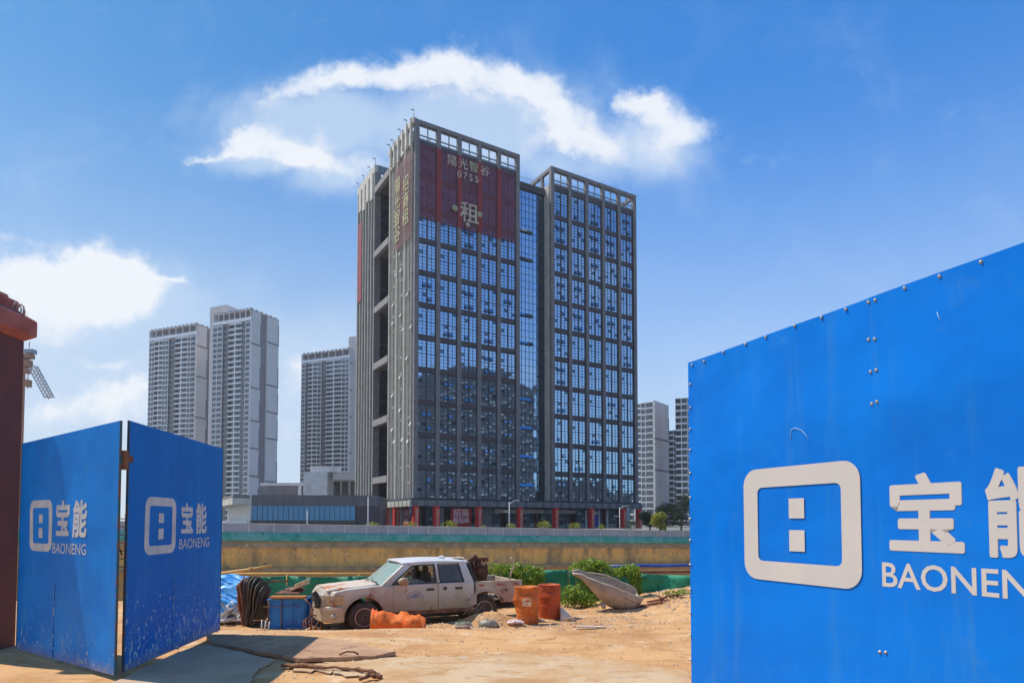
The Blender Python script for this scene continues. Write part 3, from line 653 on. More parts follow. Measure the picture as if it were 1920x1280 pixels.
# retaining wall of the pit
m_rwall = mat('retaining_concrete', (1.0, .55, .15), (.72, .42, .15), 0.33, .95, .5, bscale=2, thresh=(.42, .62), c3=(.46, .34, .20), detail=10, stretch=(1, 1, .55))
t, b, K = nodes(m_rwall); tcn = K.n('ShaderNodeTexCoord'); prev = b.inputs['Base Color'].links[0].from_socket
spn = K.n('ShaderNodeSeparateXYZ'); t.links.new(tcn.outputs['UV'], spn.inputs[0]); t.links.new(tcn.outputs['Object'], spn.inputs[0])
mpn = K.n('ShaderNodeMapping'); mpn.inputs['Scale'].default_value = (.45, .45, .10); t.links.new(tcn.outputs['Object'], mpn.inputs[0]); vn = K.noise(mpn.outputs[0], 1.0, 8, .65)
c4 = K.mix(K.mr(vn.outputs[0], .5, .66, 0, .7), prev, (.26, .19, .11, 1)); v2 = K.noise(tcn.outputs['Object'], .9, 10, .75); c4 = K.mix(K.mr(v2.outputs[0], .52, .66, 0, .8), c4, (1.0, .62, .22, 1)); v3 = K.noise(tcn.outputs['Object'], 1.6, 10, .75); c4 = K.mix(K.mr(v3.outputs[0], .56, .70, 0, .8), c4, (.22, .16, .10, 1)); K.set(b.inputs['Base Color'], c4)
RWL = thing('retaining_wall', 'stained ochre concrete wall along the far side of the pit', 'wall', (FA.x, FA.y, 0), math.atan2(FD.y, FD.x))
def strip(mb, u0, u1, ya, yb, d0, d1, mi=0, n=60):
    """a band between depths d0 > d1 below the hoarding's top line, following its fall"""
    for k in range(n):
        a = u0 + (u1 - u0) * k / n; b = u0 + (u1 - u0) * (k + 1) / n
        za, zb = fz(a), fz(b)
        mb.add([(a, ya, za + d0), (b, ya, zb + d0), (b, yb, zb + d0), (a, yb, za + d0), (a, ya, za + d1), (b, ya, zb + d1), (b, yb, zb + d1), (a, yb, za + d1)],
               [(0, 3, 2, 1), (4, 5, 6, 7), (0, 1, 5, 4), (2, 3, 7, 6)], mi)
mb = MB(); 
mb.grid(lambda a, b: (a * FL, .35 * nz(a * FL, b * 8, 0, .15) + .12 * nz(a * FL, b * 8, 0, 1.1), fz(a * FL) - 3.0 - b * 5.5), 500, 14)
mb.build('wall_face', m_rwall, RWL)
mb = MB(); strip(mb, 0, FL, -.25, .9, -3.0, -2.15, 0, 80); mb.build('capping_beam', mat('capping', (.46, .35, .22), (.33, .26, .17), .5, .9, .4, c3=(.60, .46, .30)), RWL)
mb = MB(); strip(mb, 0, FL, -.9, .5, -6.0, -5.55, 0, 80); mb.build('waler_beam', mat('waler', (.30, .21, .13), (.48, .34, .17), .8, .9), RWL)
mb = MB(); mb.grid(lambda a, b: (a * FL, -.5 + .1 * nz(a * FL, b * 8, 0, .4), fz(a * FL) - 6.0 - b * 9), 120, 6); mb.build('lower_face', mat('lower_soil', (.70, .40, .11), (.5, .3, .12), .5, .95, .4), RWL)
# site hoarding on top of the wall: grey panels with green netting below
HO = thing('site_fence', 'long pale grey panel fence with green netting along the edge of the pit', 'fence', (FA.x, FA.y, 0), math.atan2(FD.y, FD.x))
mb = MB(); strip(mb, 0, FL, -.06, 0, -1.12, 0, 0, 80)
for k in range(int(FL / .45)): u_ = k * .45; mb.add([(u_, -.09, fz(u_) - 1.1), (u_ + .15, -.09, fz(u_) - 1.1), (u_ + .15, -.09, fz(u_) - .02), (u_, -.09, fz(u_) - .02)], [(0, 1, 2, 3)], 0)
mb.build('panel', mat('fence_grey', (.46, .47, .50), (.36, .37, .40), .3, .6, c3=(.5, .5, .5)), HO)
mpost = MB().box(-.07, .07, -.16, -.1, -1.2, .12, 0).mesh('post', m_white)
k = 0; rp = random.Random(6)
while 60 + k * 3.0 < 60 + 34 * 3: 
    u_ = 60 + k * 3.0; inst(mpost, 'post', HO, (u_, 0, fz(u_))); k += 1
mb = MB(); strip(mb, 0, FL, -.14, .02, -.02, .08, 0, 80); mb.build('top_rail', m_white, HO)
m_net = mat('green_net', (.04, .36, .25), (.18, .46, .38), .6, .7, c3=(.01, .17, .11), detail=10)  # the darkest noise tone paints in the shade of the net's folds
mb = MB(); mb.grid(lambda a, b: (a * FL, -.3 - .25 * b + .16 * nz(a * FL + b * 2, b * 1, 0, 1.1) * b, fz(a * FL) - 1.1 - b * 1.08 + .05 * nz(a * FL, b, 2, .8)), 500, 5)
mb.build('netting', m_net, HO, solid=.01)
mb = MB(); mb.grid(lambda a, b: (a * FL, -.22, fz(a * FL) - 1.12 - b * .5 * (1 + .6 * nz(a * FL, 0, 9, .3))), 300, 1); mb.build('netting', mat('pale_net', (.42, .50, .48), rough=.8), HO)
# street lamps, bushes and trees behind the fence
def lamp(px, ytop, Yd, label, arm):
    b_ = P(px, 985, Yd); zt = P(px, ytop, Yd).z
    T = thing('street_lamp', label, 'street lamp', (b_.x, b_.y, -1.2), 0, 'street lamps behind the fence')
    MB().tube([(0, 0, 0), (0, 0, zt + 1.2)], [.11, .07], 8).build('pole', m_white, T)
    a = MB()
    if arm: a.tube([(0, 0, zt + .9), (arm, 0, zt + 1.5)], .06, 6); a.box(arm - .1, arm + .9 * (1 if arm > 0 else -1), -.12, .12, zt + 1.42, zt + 1.56); a.tube([(0, 0, zt - .7), (-.6, 0, zt - .4)], .05, 6); a.box(-1.0, -.5, -.1, .1, zt - .5, zt - .38)
    else: a.box(-.12, .12, -.12, .12, zt + 1.15, zt + 1.3)
    a.build('lamp_head', m_white, T)
lamp(576, 956, 92, 'short white lamp post in front of the podium window', 0)
lamp(690, 931, 95, 'white lamp post between podium and tower corner', 0)
lamp(955, 941, 112, 'white twin arm lamp post in front of the middle of the tower', .9)
lamp(1162, 951, 122, 'white lamp post before the right end of the tower', .8)
def leaf_cloud(mb, c, r, n, size, rnd, mi=0, squash=1.0, hollow=.35):
    for _ in range(n):
        while True:
            d = Vector((rnd.uniform(-1, 1), rnd.uniform(-1, 1), rnd.uniform(-1, 1)))
            if hollow < d.length < 1: break
        lump = 1 + .35 * noise.noise(d * 2.3 + Vector(c))
        p = Vector(c) + Vector((d.x * r[0], d.y * r[1], d.z * r[2] * squash)) * lump
        nrm = Vector((rnd.gauss(0, 1), rnd.gauss(0, 1), rnd.gauss(.5, 1))).normalized(); a = nrm.orthogonal().normalized(); b = nrm.cross(a); th = rnd.uniform(0, 6.28)
        a, b = a * math.cos(th) + b * math.sin(th), b * math.cos(th) - a * math.sin(th); s_ = size * rnd.uniform(.6, 1.3)
        mb.add([p - a * s_, p - b * s_ * .5, p + a * s_, p + b * s_ * .5], [(0, 1, 2, 3)], mi)
def leafmat(name, c1, c2, sc=2.0, c3=None):
    m = mat(name, c1, c2, sc, .6, c3=c3, detail=4); t, b, K = nodes(m)
    out = [x for x in t.nodes if x.type == 'OUTPUT_MATERIAL'][0]; tl = K.n('ShaderNodeBsdfTranslucent'); x = K.n('ShaderNodeMixShader'); x.inputs[0].default_value = .3
    t.links.new(b.inputs['Base Color'].links[0].from_socket, tl.inputs[0]); t.links.new(b.outputs[0], x.inputs[1]); t.links.new(tl.outputs[0], x.inputs[2]); t.links.new(x.outputs[0], out.inputs[0]); return m
m_lf1 = leafmat('leaf_yellow', (.26, .30, .02), (.38, .33, .02), 1)
m_lf2 = leafmat('leaf_dark', (.025, .055, .018), (.05, .09, .025), .8, (.02, .04, .015))
m_lf3 = leafmat('leaf_bright', (.15, .27, .018), (.30, .40, .03), 3.0, (.045, .10, .014))
m_bark = mat('bark', (.10, .075, .05), (.15, .12, .09), 6, .9)
rb = random.Random(12)
bl = ['between two lamp posts left of the tower corner', 'before the red corner column of the tower', 'below the dark red sign', 'just right of the dark red sign', 'near the middle lamp post', 'between the middle red columns', 'before the dark shop front', 'by the blue board', 'near the rightmost red column']
for (px, w), txt in zip([(697, 1.1), (769, 1.2), (843, 1.3), (906, .5), (958, .8), (1020, 1.3), (1078, 1.0), (1128, .6), (1184, 1.6)], bl):
    u_ = (px - 410) / 875; Yd = 83 + 34 * u_ + 3; b_ = P(px, 990, Yd)
    T = thing('shrub', 'rounded yellow green shrub ' + txt, 'shrub', (b_.x, b_.y, -.3), 0, 'shrubs behind the pale fence')
    q = MB(); leaf_cloud(q, (0, 0, .9 + .4 * w), (w * 1.1, w, .55 * w + .2), int(240 * w), .12, rb, hollow=.0); leaf_cloud(q, (w * .3, 0, 1.1 + .5 * w), (w * .5, w * .5, .35 * w), int(80 * w), .1, rb, hollow=.0); q.build('foliage', m_lf1 if px != 1184 else m_lf2, T)
    q = MB()
    for k in range(3): q.tube([(0, 0, -.8), (rb.uniform(-.3, .3), rb.uniform(-.3, .3), 1.5)], [.05, .03], 5)
    q.build('stem', m_bark, T)
for (px, Yd, zt, w, m_, txt) in [(1218, 128, 4.6, 2.4, m_lf2, 'dark green tree right of the last red column'), (1247, 124, 6.0, 2.6, m_lf2, 'dense green tree in front of the blank grey side wall'), (1236, 119, 3.8, 1.4, m_lf1, 'small yellow green tree in front of the dark trees'), (1277, 122, 8.0, 3.0, m_lf2, 'tallest dark tree beside the edge of the blue hoarding')]:
    b_ = P(px, 980, Yd); T = thing('tree', txt, 'tree', (b_.x, b_.y, -1.3))
    q = MB(); h = zt + 1.3
    for k in range(7): leaf_cloud(q, (rb.uniform(-w * .6, w * .6), rb.uniform(-w * .5, w * .5), h * rb.uniform(.4, .85)), (w * .55, w * .55, h * .16), 420, .16, rb, hollow=.1)
    q.build('crown', m_, T)
    q = MB(); q.tube([(0, 0, 0), (.1, 0, h * .4), (0, .1, h * .7)], [.22, .16, .07], 8)
    for k in range(4): q.tube([(.1, 0, h * .4), (rb.uniform(-w, w) * .6, rb.uniform(-1, 1), h * .75)], [.09, .03], 6)
    q.build('trunk', m_bark, T)
# ================================================================ blue gate leaves, hoarding, pillar
def paint_mat(name, c1, c2, speck_lo=0.0, speck_hi=1.2, rough=.42, amount=.0, spec=.10, bs=.5):
    m = mat(name, c1, c2, 1.3, rough, thresh=(.35, .7), spec=spec); t, b, K = nodes(m); tcn = K.n('ShaderNodeTexCoord'); prev = b.inputs['Base Color'].links[0].from_socket
    spn = K.n('ShaderNodeSeparateXYZ'); t.links.new(tcn.outputs['Object'], spn.inputs[0])
    low = K.mr(spn.outputs[2], speck_hi, speck_lo)
    mp = K.n('ShaderNodeMapping'); mp.inputs['Scale'].default_value = (1.5, 1, .8); mp.inputs['Rotation'].default_value = (0, .5, 0); t.links.new(tcn.outputs['Object'], mp.inputs[0])
    n1 = K.noise(mp.outputs[0], 14, 5, .55, .8); thr = K.m('SUBTRACT', .86 - amount, K.m('MULTIPLY', low, .21))
    c = K.mix(K.m('MULTIPLY', K.m('GREATER_THAN', n1.outputs[0], thr), .75), prev, (.45, .58, .60, 1))
    n3 = K.noise(tcn.outputs['Object'], 2.2, 9, .7); c = K.mix(K.m('MULTIPLY', K.mr(n3.outputs[0], .45, .8), K.m('MULTIPLY', low, .45)), c, (.22, .38, .48, 1))
    n2 = K.noise(tcn.outputs['Object'], 30, 4, .6); foot = K.mr(spn.outputs[2], .22, .02); c = K.mix(K.m('MULTIPLY', K.mr(n2.outputs[0], .35, .65), foot), c, (.36, .25, .14, 1))
    m5 = K.n('ShaderNodeMapping'); m5.inputs['Scale'].default_value = (7, 7, .5); t.links.new(tcn.outputs['Object'], m5.inputs[0]); n5 = K.noise(m5.outputs[0], 1.0, 8, .7); c = K.mix(K.mr(n5.outputs[0], .50, .72, 0, .30), c, (.06, .24, .46, 1)); n6 = K.noise(tcn.outputs['Object'], 3.0, 9, .75); c = K.mix(K.mr(n6.outputs[0], .56, .76, 0, .35), c, (.08, .26, .50, 1))
    K.set(b.inputs['Base Color'], c)
    nb = K.noise(tcn.outputs['Object'], 1.1, 3, .5); bp = K.n('ShaderNodeBump'); bp.inputs['Strength'].default_value = bs; bp.inputs['Distance'].default_value = .05
    t.links.new(nb.outputs[0], bp.inputs['Height']); t.links.new(bp.outputs[0], b.inputs['Normal']); return m
m_blue1 = paint_mat('gate_blue_sunlit', (.001, .17, .60), (.002, .23, .74), -.2, 1.5, amount=.05)  # gate paint with a brighter base for the sunlit leaf
m_blue2 = paint_mat('gate_blue_shaded_splashed', (.001, .135, .50), (.002, .165, .56), -.3, 1.9, amount=.10)  # same gate paint, base darkened for the leaf in shade; the splashes are marks
m_blue3 = paint_mat('hoarding_blue', (.0005, .19, .72), (.0005, .155, .64), -1, .2, rough=.32, spec=.17, bs=1.0)
m_edge = mat('worn_edge', (.02, .10, .13), (.14, .07, .04), 7, .7, thresh=(.45, .6))
m_seam = mat('seam_line', (.02, .16, .42), (.35, .42, .42), 8, .6, thresh=(.5, .6))
m_teal = mat('teal_steel', (.03, .14, .13), (.10, .07, .05), 5, .6, thresh=(.5, .65))
m_rust = mat('rust', (.16, .06, .03), (.28, .13, .06), 6, .85, .4)
m_logo = mat('logo_white', (.60, .58, .57), (.45, .48, .52), 5, .6)
def rrect_ring(mb, x0, x1, z0, z1, t, r, y, mi=0, seg=6):
    def pts(a0, a1, b0, b1, r_):
        out = []
        for (cx, cz, s) in ((a1 - r_, b1 - r_, 0), (a0 + r_, b1 - r_, 90), (a0 + r_, b0 + r_, 180), (a1 - r_, b0 + r_, 270)):
            for k in range(seg + 1): a = rad(s + 90 * k / seg); out.append((cx + r_ * math.cos(a), y, cz + r_ * math.sin(a)))
        return out
    o_ = pts(x0, x1, z0, z1, r); i_ = pts(x0 + t, x1 - t, z0 + t, z1 - t, r * .35); n = len(o_)
    mb.add(o_ + i_, [(k, (k + 1) % n, n + (k + 1) % n, n + k) for k in range(n)], mi)
def plane_frame(A, Bp):
    ux = (Bp - A); ux.z = 0; ln = ux.length; ux.normalize(); nrm = Vector((ux.y, -ux.x, 0))
    def loc(px, py):
        r = ray(px, py); o = Vector((0, 0, EYE)) - Vector((A.x, A.y, 0)); k = -o.dot(nrm) / r.dot(nrm); p = o + r * k; return p.dot(ux), p.z
    return ux, ln, loc
def logo(mb, loc, fr, ch1, ch2, tx, y=-.004):
    """rounded frame with its two blocks, two characters and the latin line"""
    (x0, z1), (x1, z0) = loc(fr[0], fr[1]), loc(fr[2], fr[3]); z0 = fr[4] if len(fr) > 4 and fr[4] is not None else z0
    w = x1 - x0; h = z1 - z0; t = .15 * h
    rrect_ring(mb, x0, x1, z0, z1, t, .18 * h, y)
    cx = (x0 + x1) / 2; mb.add([(cx - .09 * h, y, z0 + .26 * h), (cx + .09 * h, y, z0 + .26 * h), (cx + .09 * h, y, z0 + .45 * h), (cx - .09 * h, y, z0 + .45 * h)], [(0, 1, 2, 3)], 0)
    mb.add([(cx - .09 * h, y, z0 + .55 * h), (cx + .09 * h, y, z0 + .55 * h), (cx + .09 * h, y, z0 + .72 * h), (cx - .09 * h, y, z0 + .72 * h)], [(0, 1, 2, 3)], 0)
    for (chh, bx) in ((ch1, '宝'), (ch2, '能')):
        xa, za = loc(chh[0], chh[3]); xb, zb = loc(chh[2], chh[1]); hh = (loc(chh[0], chh[1])[1] - za)
        text_mb(mb, bx, (xa - .02, y, za + hh * .06), (1, 0, 0), (0, 0, 1), hh * .76, 0, .0, 0.012, wscale=(xb - xa) / (hh * 1.05) * .98, nrm=(0, -1, 0), bold=.028)
    xa, za = loc(tx[0], tx[3]); xb, _ = loc(tx[2], tx[3]); hh = loc(tx[0], tx[1])[1] - za
    text_mb(mb, 'BAONENG', (xa, y, za), (1, 0, 0), (0, 0, 1), hh, 0, .0, .004, wscale=(xb - xa) / (hh * 6.35), nrm=(0, -1, 0))
def leaf(name, label, A, Bp, zt0, zt1, mt, lg, dents, bolts=()):
    ux, ln, loc = plane_frame(A, Bp); T = thing(name, label, 'gate' if 'gate' in name else 'hoarding', (A.x, A.y, 0), math.atan2(ux.y, ux.x))
    zb = .06
    def sf(a, b, off=0.0):
        x = a * ln; z = zb + b * ((zt0 + (zt1 - zt0) * a) - zb)
        e = min(a, 1 - a, b, 1 - b) * 6; e = min(1, max(0, e))
        return (x, off + dents * e * (nz(x, z, 0, .9) * .7 + nz(x, z, 4, 2.6) * .25), z)
    mb = MB(); mb.grid(lambda a, b: sf(a, b), 40, 40); mb.grid(lambda a, b: sf(a, b, .012), 40, 40)
    MB().box(-.006, .006, -.004, .022, zb, zt0, 0).build('edge', m_edge, T); MB().box(ln - .006, ln + .006, -.004, .022, zb, zt1, 0).build('edge', m_edge, T)
    for (px_, py_) in bolts: pass
    sheet = mb.build('sheet', mt, T)
    MB().box(ln * .42, ln * .42 + .012, -.006 - dents * .3, .0, .08, 1.02, 0).build('seam', m_seam, T)
    fr = MB()
    for x in (.05, ln / 2, ln - .05): fr.box(x - .02, x + .02, .014, .034, .04, zt0 + (zt1 - zt0) * x / ln - .03, 0)
    for q in (.05, .5, .97): fr.beam((.03, .026, zb + (zt0 - zb) * q), (ln - .03, .026, zb + (zt1 - zb) * q), .02, .04, 0)
    fr.build('frame', m_teal, T)
    if lg:
        mb = MB(); logo(mb, loc, *lg, y=-.0); 
        for i, v in enumerate(mb.v):
            a = v[0] / ln; b = (v[2] - zb) / ((zt0 + (zt1 - zt0) * a) - zb); mb.v[i] = (v[0], sf(a, b)[1] - .003 + v[1], v[2])
        mb.build('logo', m_logo, T)
    return T, loc, ln, sf
A1 = G(30, 1224, .0); B1 = G(214, 1276, .0)
z10 = P(38, 831, A1.y).z; z11 = P(217, 788, B1.y).z
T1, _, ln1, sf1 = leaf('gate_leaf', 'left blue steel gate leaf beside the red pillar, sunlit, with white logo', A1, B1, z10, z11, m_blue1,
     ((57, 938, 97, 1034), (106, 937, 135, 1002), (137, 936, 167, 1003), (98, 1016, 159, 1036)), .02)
A2 = G(232, 1268, .0); B2 = G(412, 1188, .0)
z20 = P(230, 788, A2.y).z; z21 = P(405, 841, B2.y).z
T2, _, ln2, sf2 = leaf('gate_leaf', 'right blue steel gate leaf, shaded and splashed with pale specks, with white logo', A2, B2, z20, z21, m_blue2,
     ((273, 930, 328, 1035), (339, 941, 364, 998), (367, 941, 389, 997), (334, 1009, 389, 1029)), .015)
# catch between the leaves and rungs behind
mb = MB(); c_ = P(223, 860, B1.y + .02)
mb.beam((B1.x - .03, B1.y + .06, c_.z), (A2.x + .02, A2.y + .02, c_.z + .02), .05, .08, 0); mb.box(B1.x - .02, B1.x + .05, B1.y + .03, B1.y + .09, c_.z - .12, c_.z + .1, 0)
tag(mb.build('gate_latch', m_rust, None), 'rusty latch bridging the gap between the two blue gate leaves', 'latch')
mb = MB()
LY = 8.3; lx0, lx1 = P(212, 990, LY).x, P(236, 990, LY).x
for k in range(7): z = P(222, 972 + 15 * k, LY).z; mb.tube([(lx0, LY, z), (lx1, LY, z)], .007, 6)
mb.tube([(lx0 + .02, LY - .02, P(222, 1000, LY).z), (lx1 - .03, LY - .02, P(222, 1040, LY).z)], .009, 6); mb.tube([(lx0, LY, .03), (lx0, LY, 1.9)], .014, 6); mb.tube([(lx1, LY, .03), (lx1, LY, 1.9)], .014, 6)
tag(mb.build('ladder', m_rust, None), 'thin rusty ladder seen in the gap between the gate leaves', 'ladder')
# right-hand hoarding
E1 = P(1290, 680, 4.6); E2 = P(1920, 457, 2.63); zt = (E1.z + E2.z) / 2
u_ = (E2 - E1); u_.z = 0; E3 = E1 + u_ * 1.5
HB = thing('site_hoarding', 'huge bright blue sheet steel hoarding with bolt heads and large white logo', 'hoarding', (E1.x, E1.y, 0), math.atan2(u_.y, u_.x))
uxh, lnh, loch = plane_frame(Vector((E1.x, E1.y, 0)), Vector((E3.x, E3.y, 0)))
zA, zB_ = E1.z, E1.z + (E2.z - E1.z) * 1.5
def ztop(x): return zA + (zB_ - zA) * x / lnh
seam = loch(1640, 700)[0]
def sh(x, z):
    fx = min(1, max(0, (x - .08) / .3)) * min(1, max(0, (2.6 - x) / .3)); fz_ = min(1, max(0, (z - 1.05) / .3)) * min(1, max(0, (2.45 - z) / .3)); e = min(1, max(0, x * 4)) * (1 - fx * fz_); return .022 * e * (nz(x, z, 1, .8) + .35 * nz(x, z, 5, 2.0)) - .02 * e * math.exp(-((x - seam - .25) / .3) ** 2 - ((z - 2.2) / .5) ** 2)
for (xa, xb) in ((0, seam), (seam - .02, lnh)):
    mb = MB(); yo = 0 if xa == 0 else -.004
    mb.grid(lambda a, b: (xa + (xb - xa) * a, sh(xa + (xb - xa) * a, b * 3) + yo, -.05 + b * (ztop(xa + (xb - xa) * a) + .05)), 40, 50)
    mb.grid(lambda a, b: (xa + (xb - xa) * a, sh(xa + (xb - xa) * a, b * 3) + yo + .003, -.05 + b * (ztop(xa + (xb - xa) * a) + .05)), 40, 50)
    mb.build('sheet', m_blue3, HB)
mb = MB(); mb.box(.012, .06, .05, .1, 0, zA - .02, 0); mb.box(seam - .02, seam + .03, .06, .1, 0, ztop(seam) - .02, 0); mb.beam((.0, .08, zA - .05), (lnh, .08, zB_ - .05), .05, .05, 0); mb.beam((.0, .08, .9), (lnh, .08, .9), .05, .05, 0)
mb.build('frame', m_teal, HB)
m_bolt = mat('bolt_zinc', (.45, .43, .38), rough=.4, metal=.7)
q = MB(); q.lathe([(.009, 0), (.009, -.002), (.0055, -.003), (.0055, -.008)], 8, 0, axis='y'); bolt_me = q.mesh('bolt', m_bolt)
def bolt(px, py):
    x, z = loch(px, py); inst(bolt_me, 'bolt', HB, (x, sh(x, z) - .004, z))
for (px, py) in [(1298, 684), (1320, 677), (1356, 660), (1398, 645), (1437, 632), (1492, 611), (1542, 595), (1588, 580), (1632, 567), (1645, 563), (1701, 541), (1766, 519), (1843, 492),
                 (1632, 637), (1644, 636), (1636, 697), (1647, 694), (1638, 757), (1648, 753), (1651, 1221), (1662, 1222)]: bolt(px, py)
for py in (720, 764, 804, 843, 886, 932, 972, 1012, 1058, 1104, 1148, 1190, 1236): bolt(1295, py)
mb = MB()
x0, z1 = loch(1395, 886); x1, _ = loch(1612, 1000); z0 = z1 - .80
fh_ = (x1 - x0) * 1.28 if False else None
def lfun(mb):
    (x0, z1) = loch(1395, 882); x1 = loch(1614, 900)[0]; z0 = loch(1395, 1082)[1]; h = z1 - z0; t = .17 * h
    rrect_ring(mb, x0, x1, z0, z1, t, .15 * h, 0)
    cx = (x0 + x1) / 2
    for (a, b) in ((.27, .45), (.55, .72)): mb.add([(cx - .08 * h, 0, z0 + a * h), (cx + .08 * h, 0, z0 + a * h), (cx + .08 * h, 0, z0 + b * h), (cx - .08 * h, 0, z0 + b * h)], [(0, 1, 2, 3)], 0)
    k = h / 105 ; zc = z0 + h * .36; hc = h * .54
    for (chh, xa, xb) in (('宝', loch(1662, 900)[0], loch(1812, 900)[0]), ('能', loch(1845, 900)[0], loch(1975, 900)[0])):
        text_mb(mb, chh, (xa, 0, zc), (1, 0, 0), (0, 0, 1), hc * .76, 0, 0, 0.012, wscale=(xb - xa) / (hc * 1.05), nrm=(0, -1, 0), bold=.028)
    xa = loch(1648, 900)[0]; xb = loch(1975, 900)[0]; text_mb(mb, 'BAONENG', (xa, 0, z0 + .05 * h), (1, 0, 0), (0, 0, 1), h * .18, 0, 0, .012, wscale=(xb - xa) / (h * .18 * 6.35), nrm=(0, -1, 0))
lfun(mb)
# split long faces so the paint follows the sheet
for i, v in enumerate(mb.v): mb.v[i] = (v[0], sh(v[0], v[2]) - .0055 + v[1], v[2])
mb.build('logo', mat('hoarding_logo', (.58, .54, .50), (.54, .51, .48), 2, rough=.6), HB)
mb = MB(); pts = [loch(px, py) for (px, py) in ((1483, 822), (1484, 806), (1492, 802), (1503, 806), (1512, 815), (1517, 823))]
mb.tube([(x, sh(x, z) - .004, z) for x, z in pts], .002, 4); pts = [loch(px, py) for (px, py) in ((1762, 586), (1765, 596), (1770, 601))]; mb.tube([(x, sh(x, z) - .006, z) for x, z in pts], .0018, 4)
mb.build('scratch', mat('scratch', (.35, .6, .8)), HB)
# red pillar
m_pil = mat('pillar_red', (.145, .028, .02), (.11, .022, .017), 2, .6, c3=(.17, .035, .028))
t, b, K = nodes(m_pil); tcn = K.n('ShaderNodeTexCoord'); br = K.n('ShaderNodeTexBrick'); br.inputs['Scale'].default_value = 1.0; br.inputs['Mortar Size'].default_value = .004; br.inputs['Brick Width'].default_value = .2; br.inputs['Row Height'].default_value = .06
mp = K.n('ShaderNodeMapping'); mp.inputs['Rotation'].default_value = (rad(90), 0, 0); t.links.new(tcn.outputs['Object'], mp.inputs[0]); t.links.new(mp.outputs[0], br.inputs[0])
prev = b.inputs['Base Color'].links[0].from_socket; K.set(b.inputs['Base Color'], K.mix(K.m('MULTIPLY', br.outputs['Fac'], .35), prev, (.22, .07, .055, 1)))
m_pcap = mat('pillar_cap', (.30, .07, .05), (.40, .12, .09), 3, .7, c3=(.3, .16, .13))
PY = A1.y - .10; PD = .62; pr = P(29, 1200, PY + PD).x; zc = P(50, 640, PY + PD).z; zc2 = P(50, 600, PY + PD).z
PL = thing('gate_pillar', 'dark red tiled gate pillar with a projecting coping at the left edge', 'pillar', (pr - .45, PY + PD / 2, 0))
MB().box(-.45, .45, -PD / 2, PD / 2, -.1, zc, 0).build('shaft', m_pil, PL, bevel=.01)
mb = MB(); ov = .11; co = .45 + ov; cy_ = PD / 2 + ov; lvl = [(.45, PD / 2, zc), (co, cy_, zc + .09), (co, cy_, zc2), (co - .1, cy_ - .1, zc2 + .07), (.4, .25, zc2 + .12)]
vs = []
for (hx_, hy_, z_) in lvl: vs += [(-hx_, -hy_, z_), (hx_, -hy_, z_), (hx_, hy_, z_), (-hx_, hy_, z_)]
mb.add(vs, [(3, 2, 1, 0), (16, 17, 18, 19)] + [(4 * j + k, 4 * j + (k + 1) % 4, 4 * j + 4 + (k + 1) % 4, 4 * j + 4 + k) for j in range(4) for k in range(4)])
mb.build('coping', m_pcap, PL, bevel=.015)
mb = MB(); zz = zc2 + .10
mb.box(-.38, .40, -.25, .27, zz - .05, zz + .16, 0); mb.box(-.25, .30, -.2, .2, zz + .16, zz + .24, 0)
mb.build('cap_block', m_pcap, PL, bevel=.03)
mb = MB(); r5 = random.Random(3)
for k in range(6): a = r5.uniform(.40, .50); mb.tube([(a - .08, r5.uniform(.1, .2), zz - .03), (a, r5.uniform(.1, .25), zz + .10), (a + .05, .2, zz + r5.uniform(-.02, .08)), (a + .04, .2, zz - .06)], .010, 5)
tag(mb.build('cable_bundle', mat('pale_cable', (.5, .35, .3)), None, loc=(pr - .45, PY + PD / 2, 0)), 'small tangle of pale cable lying on the pillar coping', 'cable')
# tower crane far behind the pillar
m_cr = mat('crane_rust_red', (.50, .20, .11), (.42, .22, .12), .5, .6); m_crw = mat('crane_pale', (.62, .58, .55), rough=.6)
cb = P(38, 980, 150); TC = thing('tower_crane', 'tower crane with a lowered pale jib peeping out behind the red pillar', 'tower crane', (cb.x, cb.y, 0))
def lattice(mb, a, b, w, n, r_=.07):
    a = Vector(a); b = Vector(b); d = (b - a); dn = d.normalized(); s1 = dn.orthogonal().normalized() * w / 2
    if abs(dn.z) < .9: s1 = Vector((0, 1, 0)) * w / 2
    s2 = dn.cross(s1).normalized() * w / 2; cs = [s1 + s2, s1 - s2, -s1 - s2, -s1 + s2]
    for c in cs: mb.beam(a + c, b + c, r_ * 2, r_ * 2)
    for i in range(n):
        for k in range(4): p = a + d * (i / n); q_ = a + d * ((i + 1) / n); mb.beam(p + cs[k], q_ + cs[(k + 1) % 4], r_ * 1.3, r_ * 1.3)
def lz(py): return P(50, py, 150).z
q = MB(); lattice(q, (-1.15, 0, 0), (-1.15, 0, lz(672)), 1.6, 24, .12); q.build('mast', m_cr, TC)
q = MB(); q.box(-1.2, 1.7, -.9, .9, lz(672), lz(664), 0); q.box(-.2, 1.3, -.8, .8, lz(688), lz(675), 0); q.box(.2, 1.2, -.6, .6, lz(700), lz(690), 0); q.box(.4, 1.3, -.7, .7, lz(725), lz(712), 0); q.tube([(.8, 0, lz(728)), (.8, 0, lz(664)), (.9, 0, lz(640))], .10, 5); q.build('platform', m_cr, TC)
MB().box(.3, 2.2, -.9, .9, lz(663), lz(655), 0).build('cab', mat('cab_grey', (.3, .36, .42), rough=.4), TC, bevel=.1)
a = P(62, 690, 150) - cb; b2 = P(92, 744, 150) - cb; a.z = lz(688); b2.z = lz(744)
q = MB(); lattice(q, a, b2, 1.3, 9, .10); q.box(b2.x - .9, b2.x + 1, -.6, .6, b2.z - .1, b2.z + .1); q.build('jib', m_crw, TC)
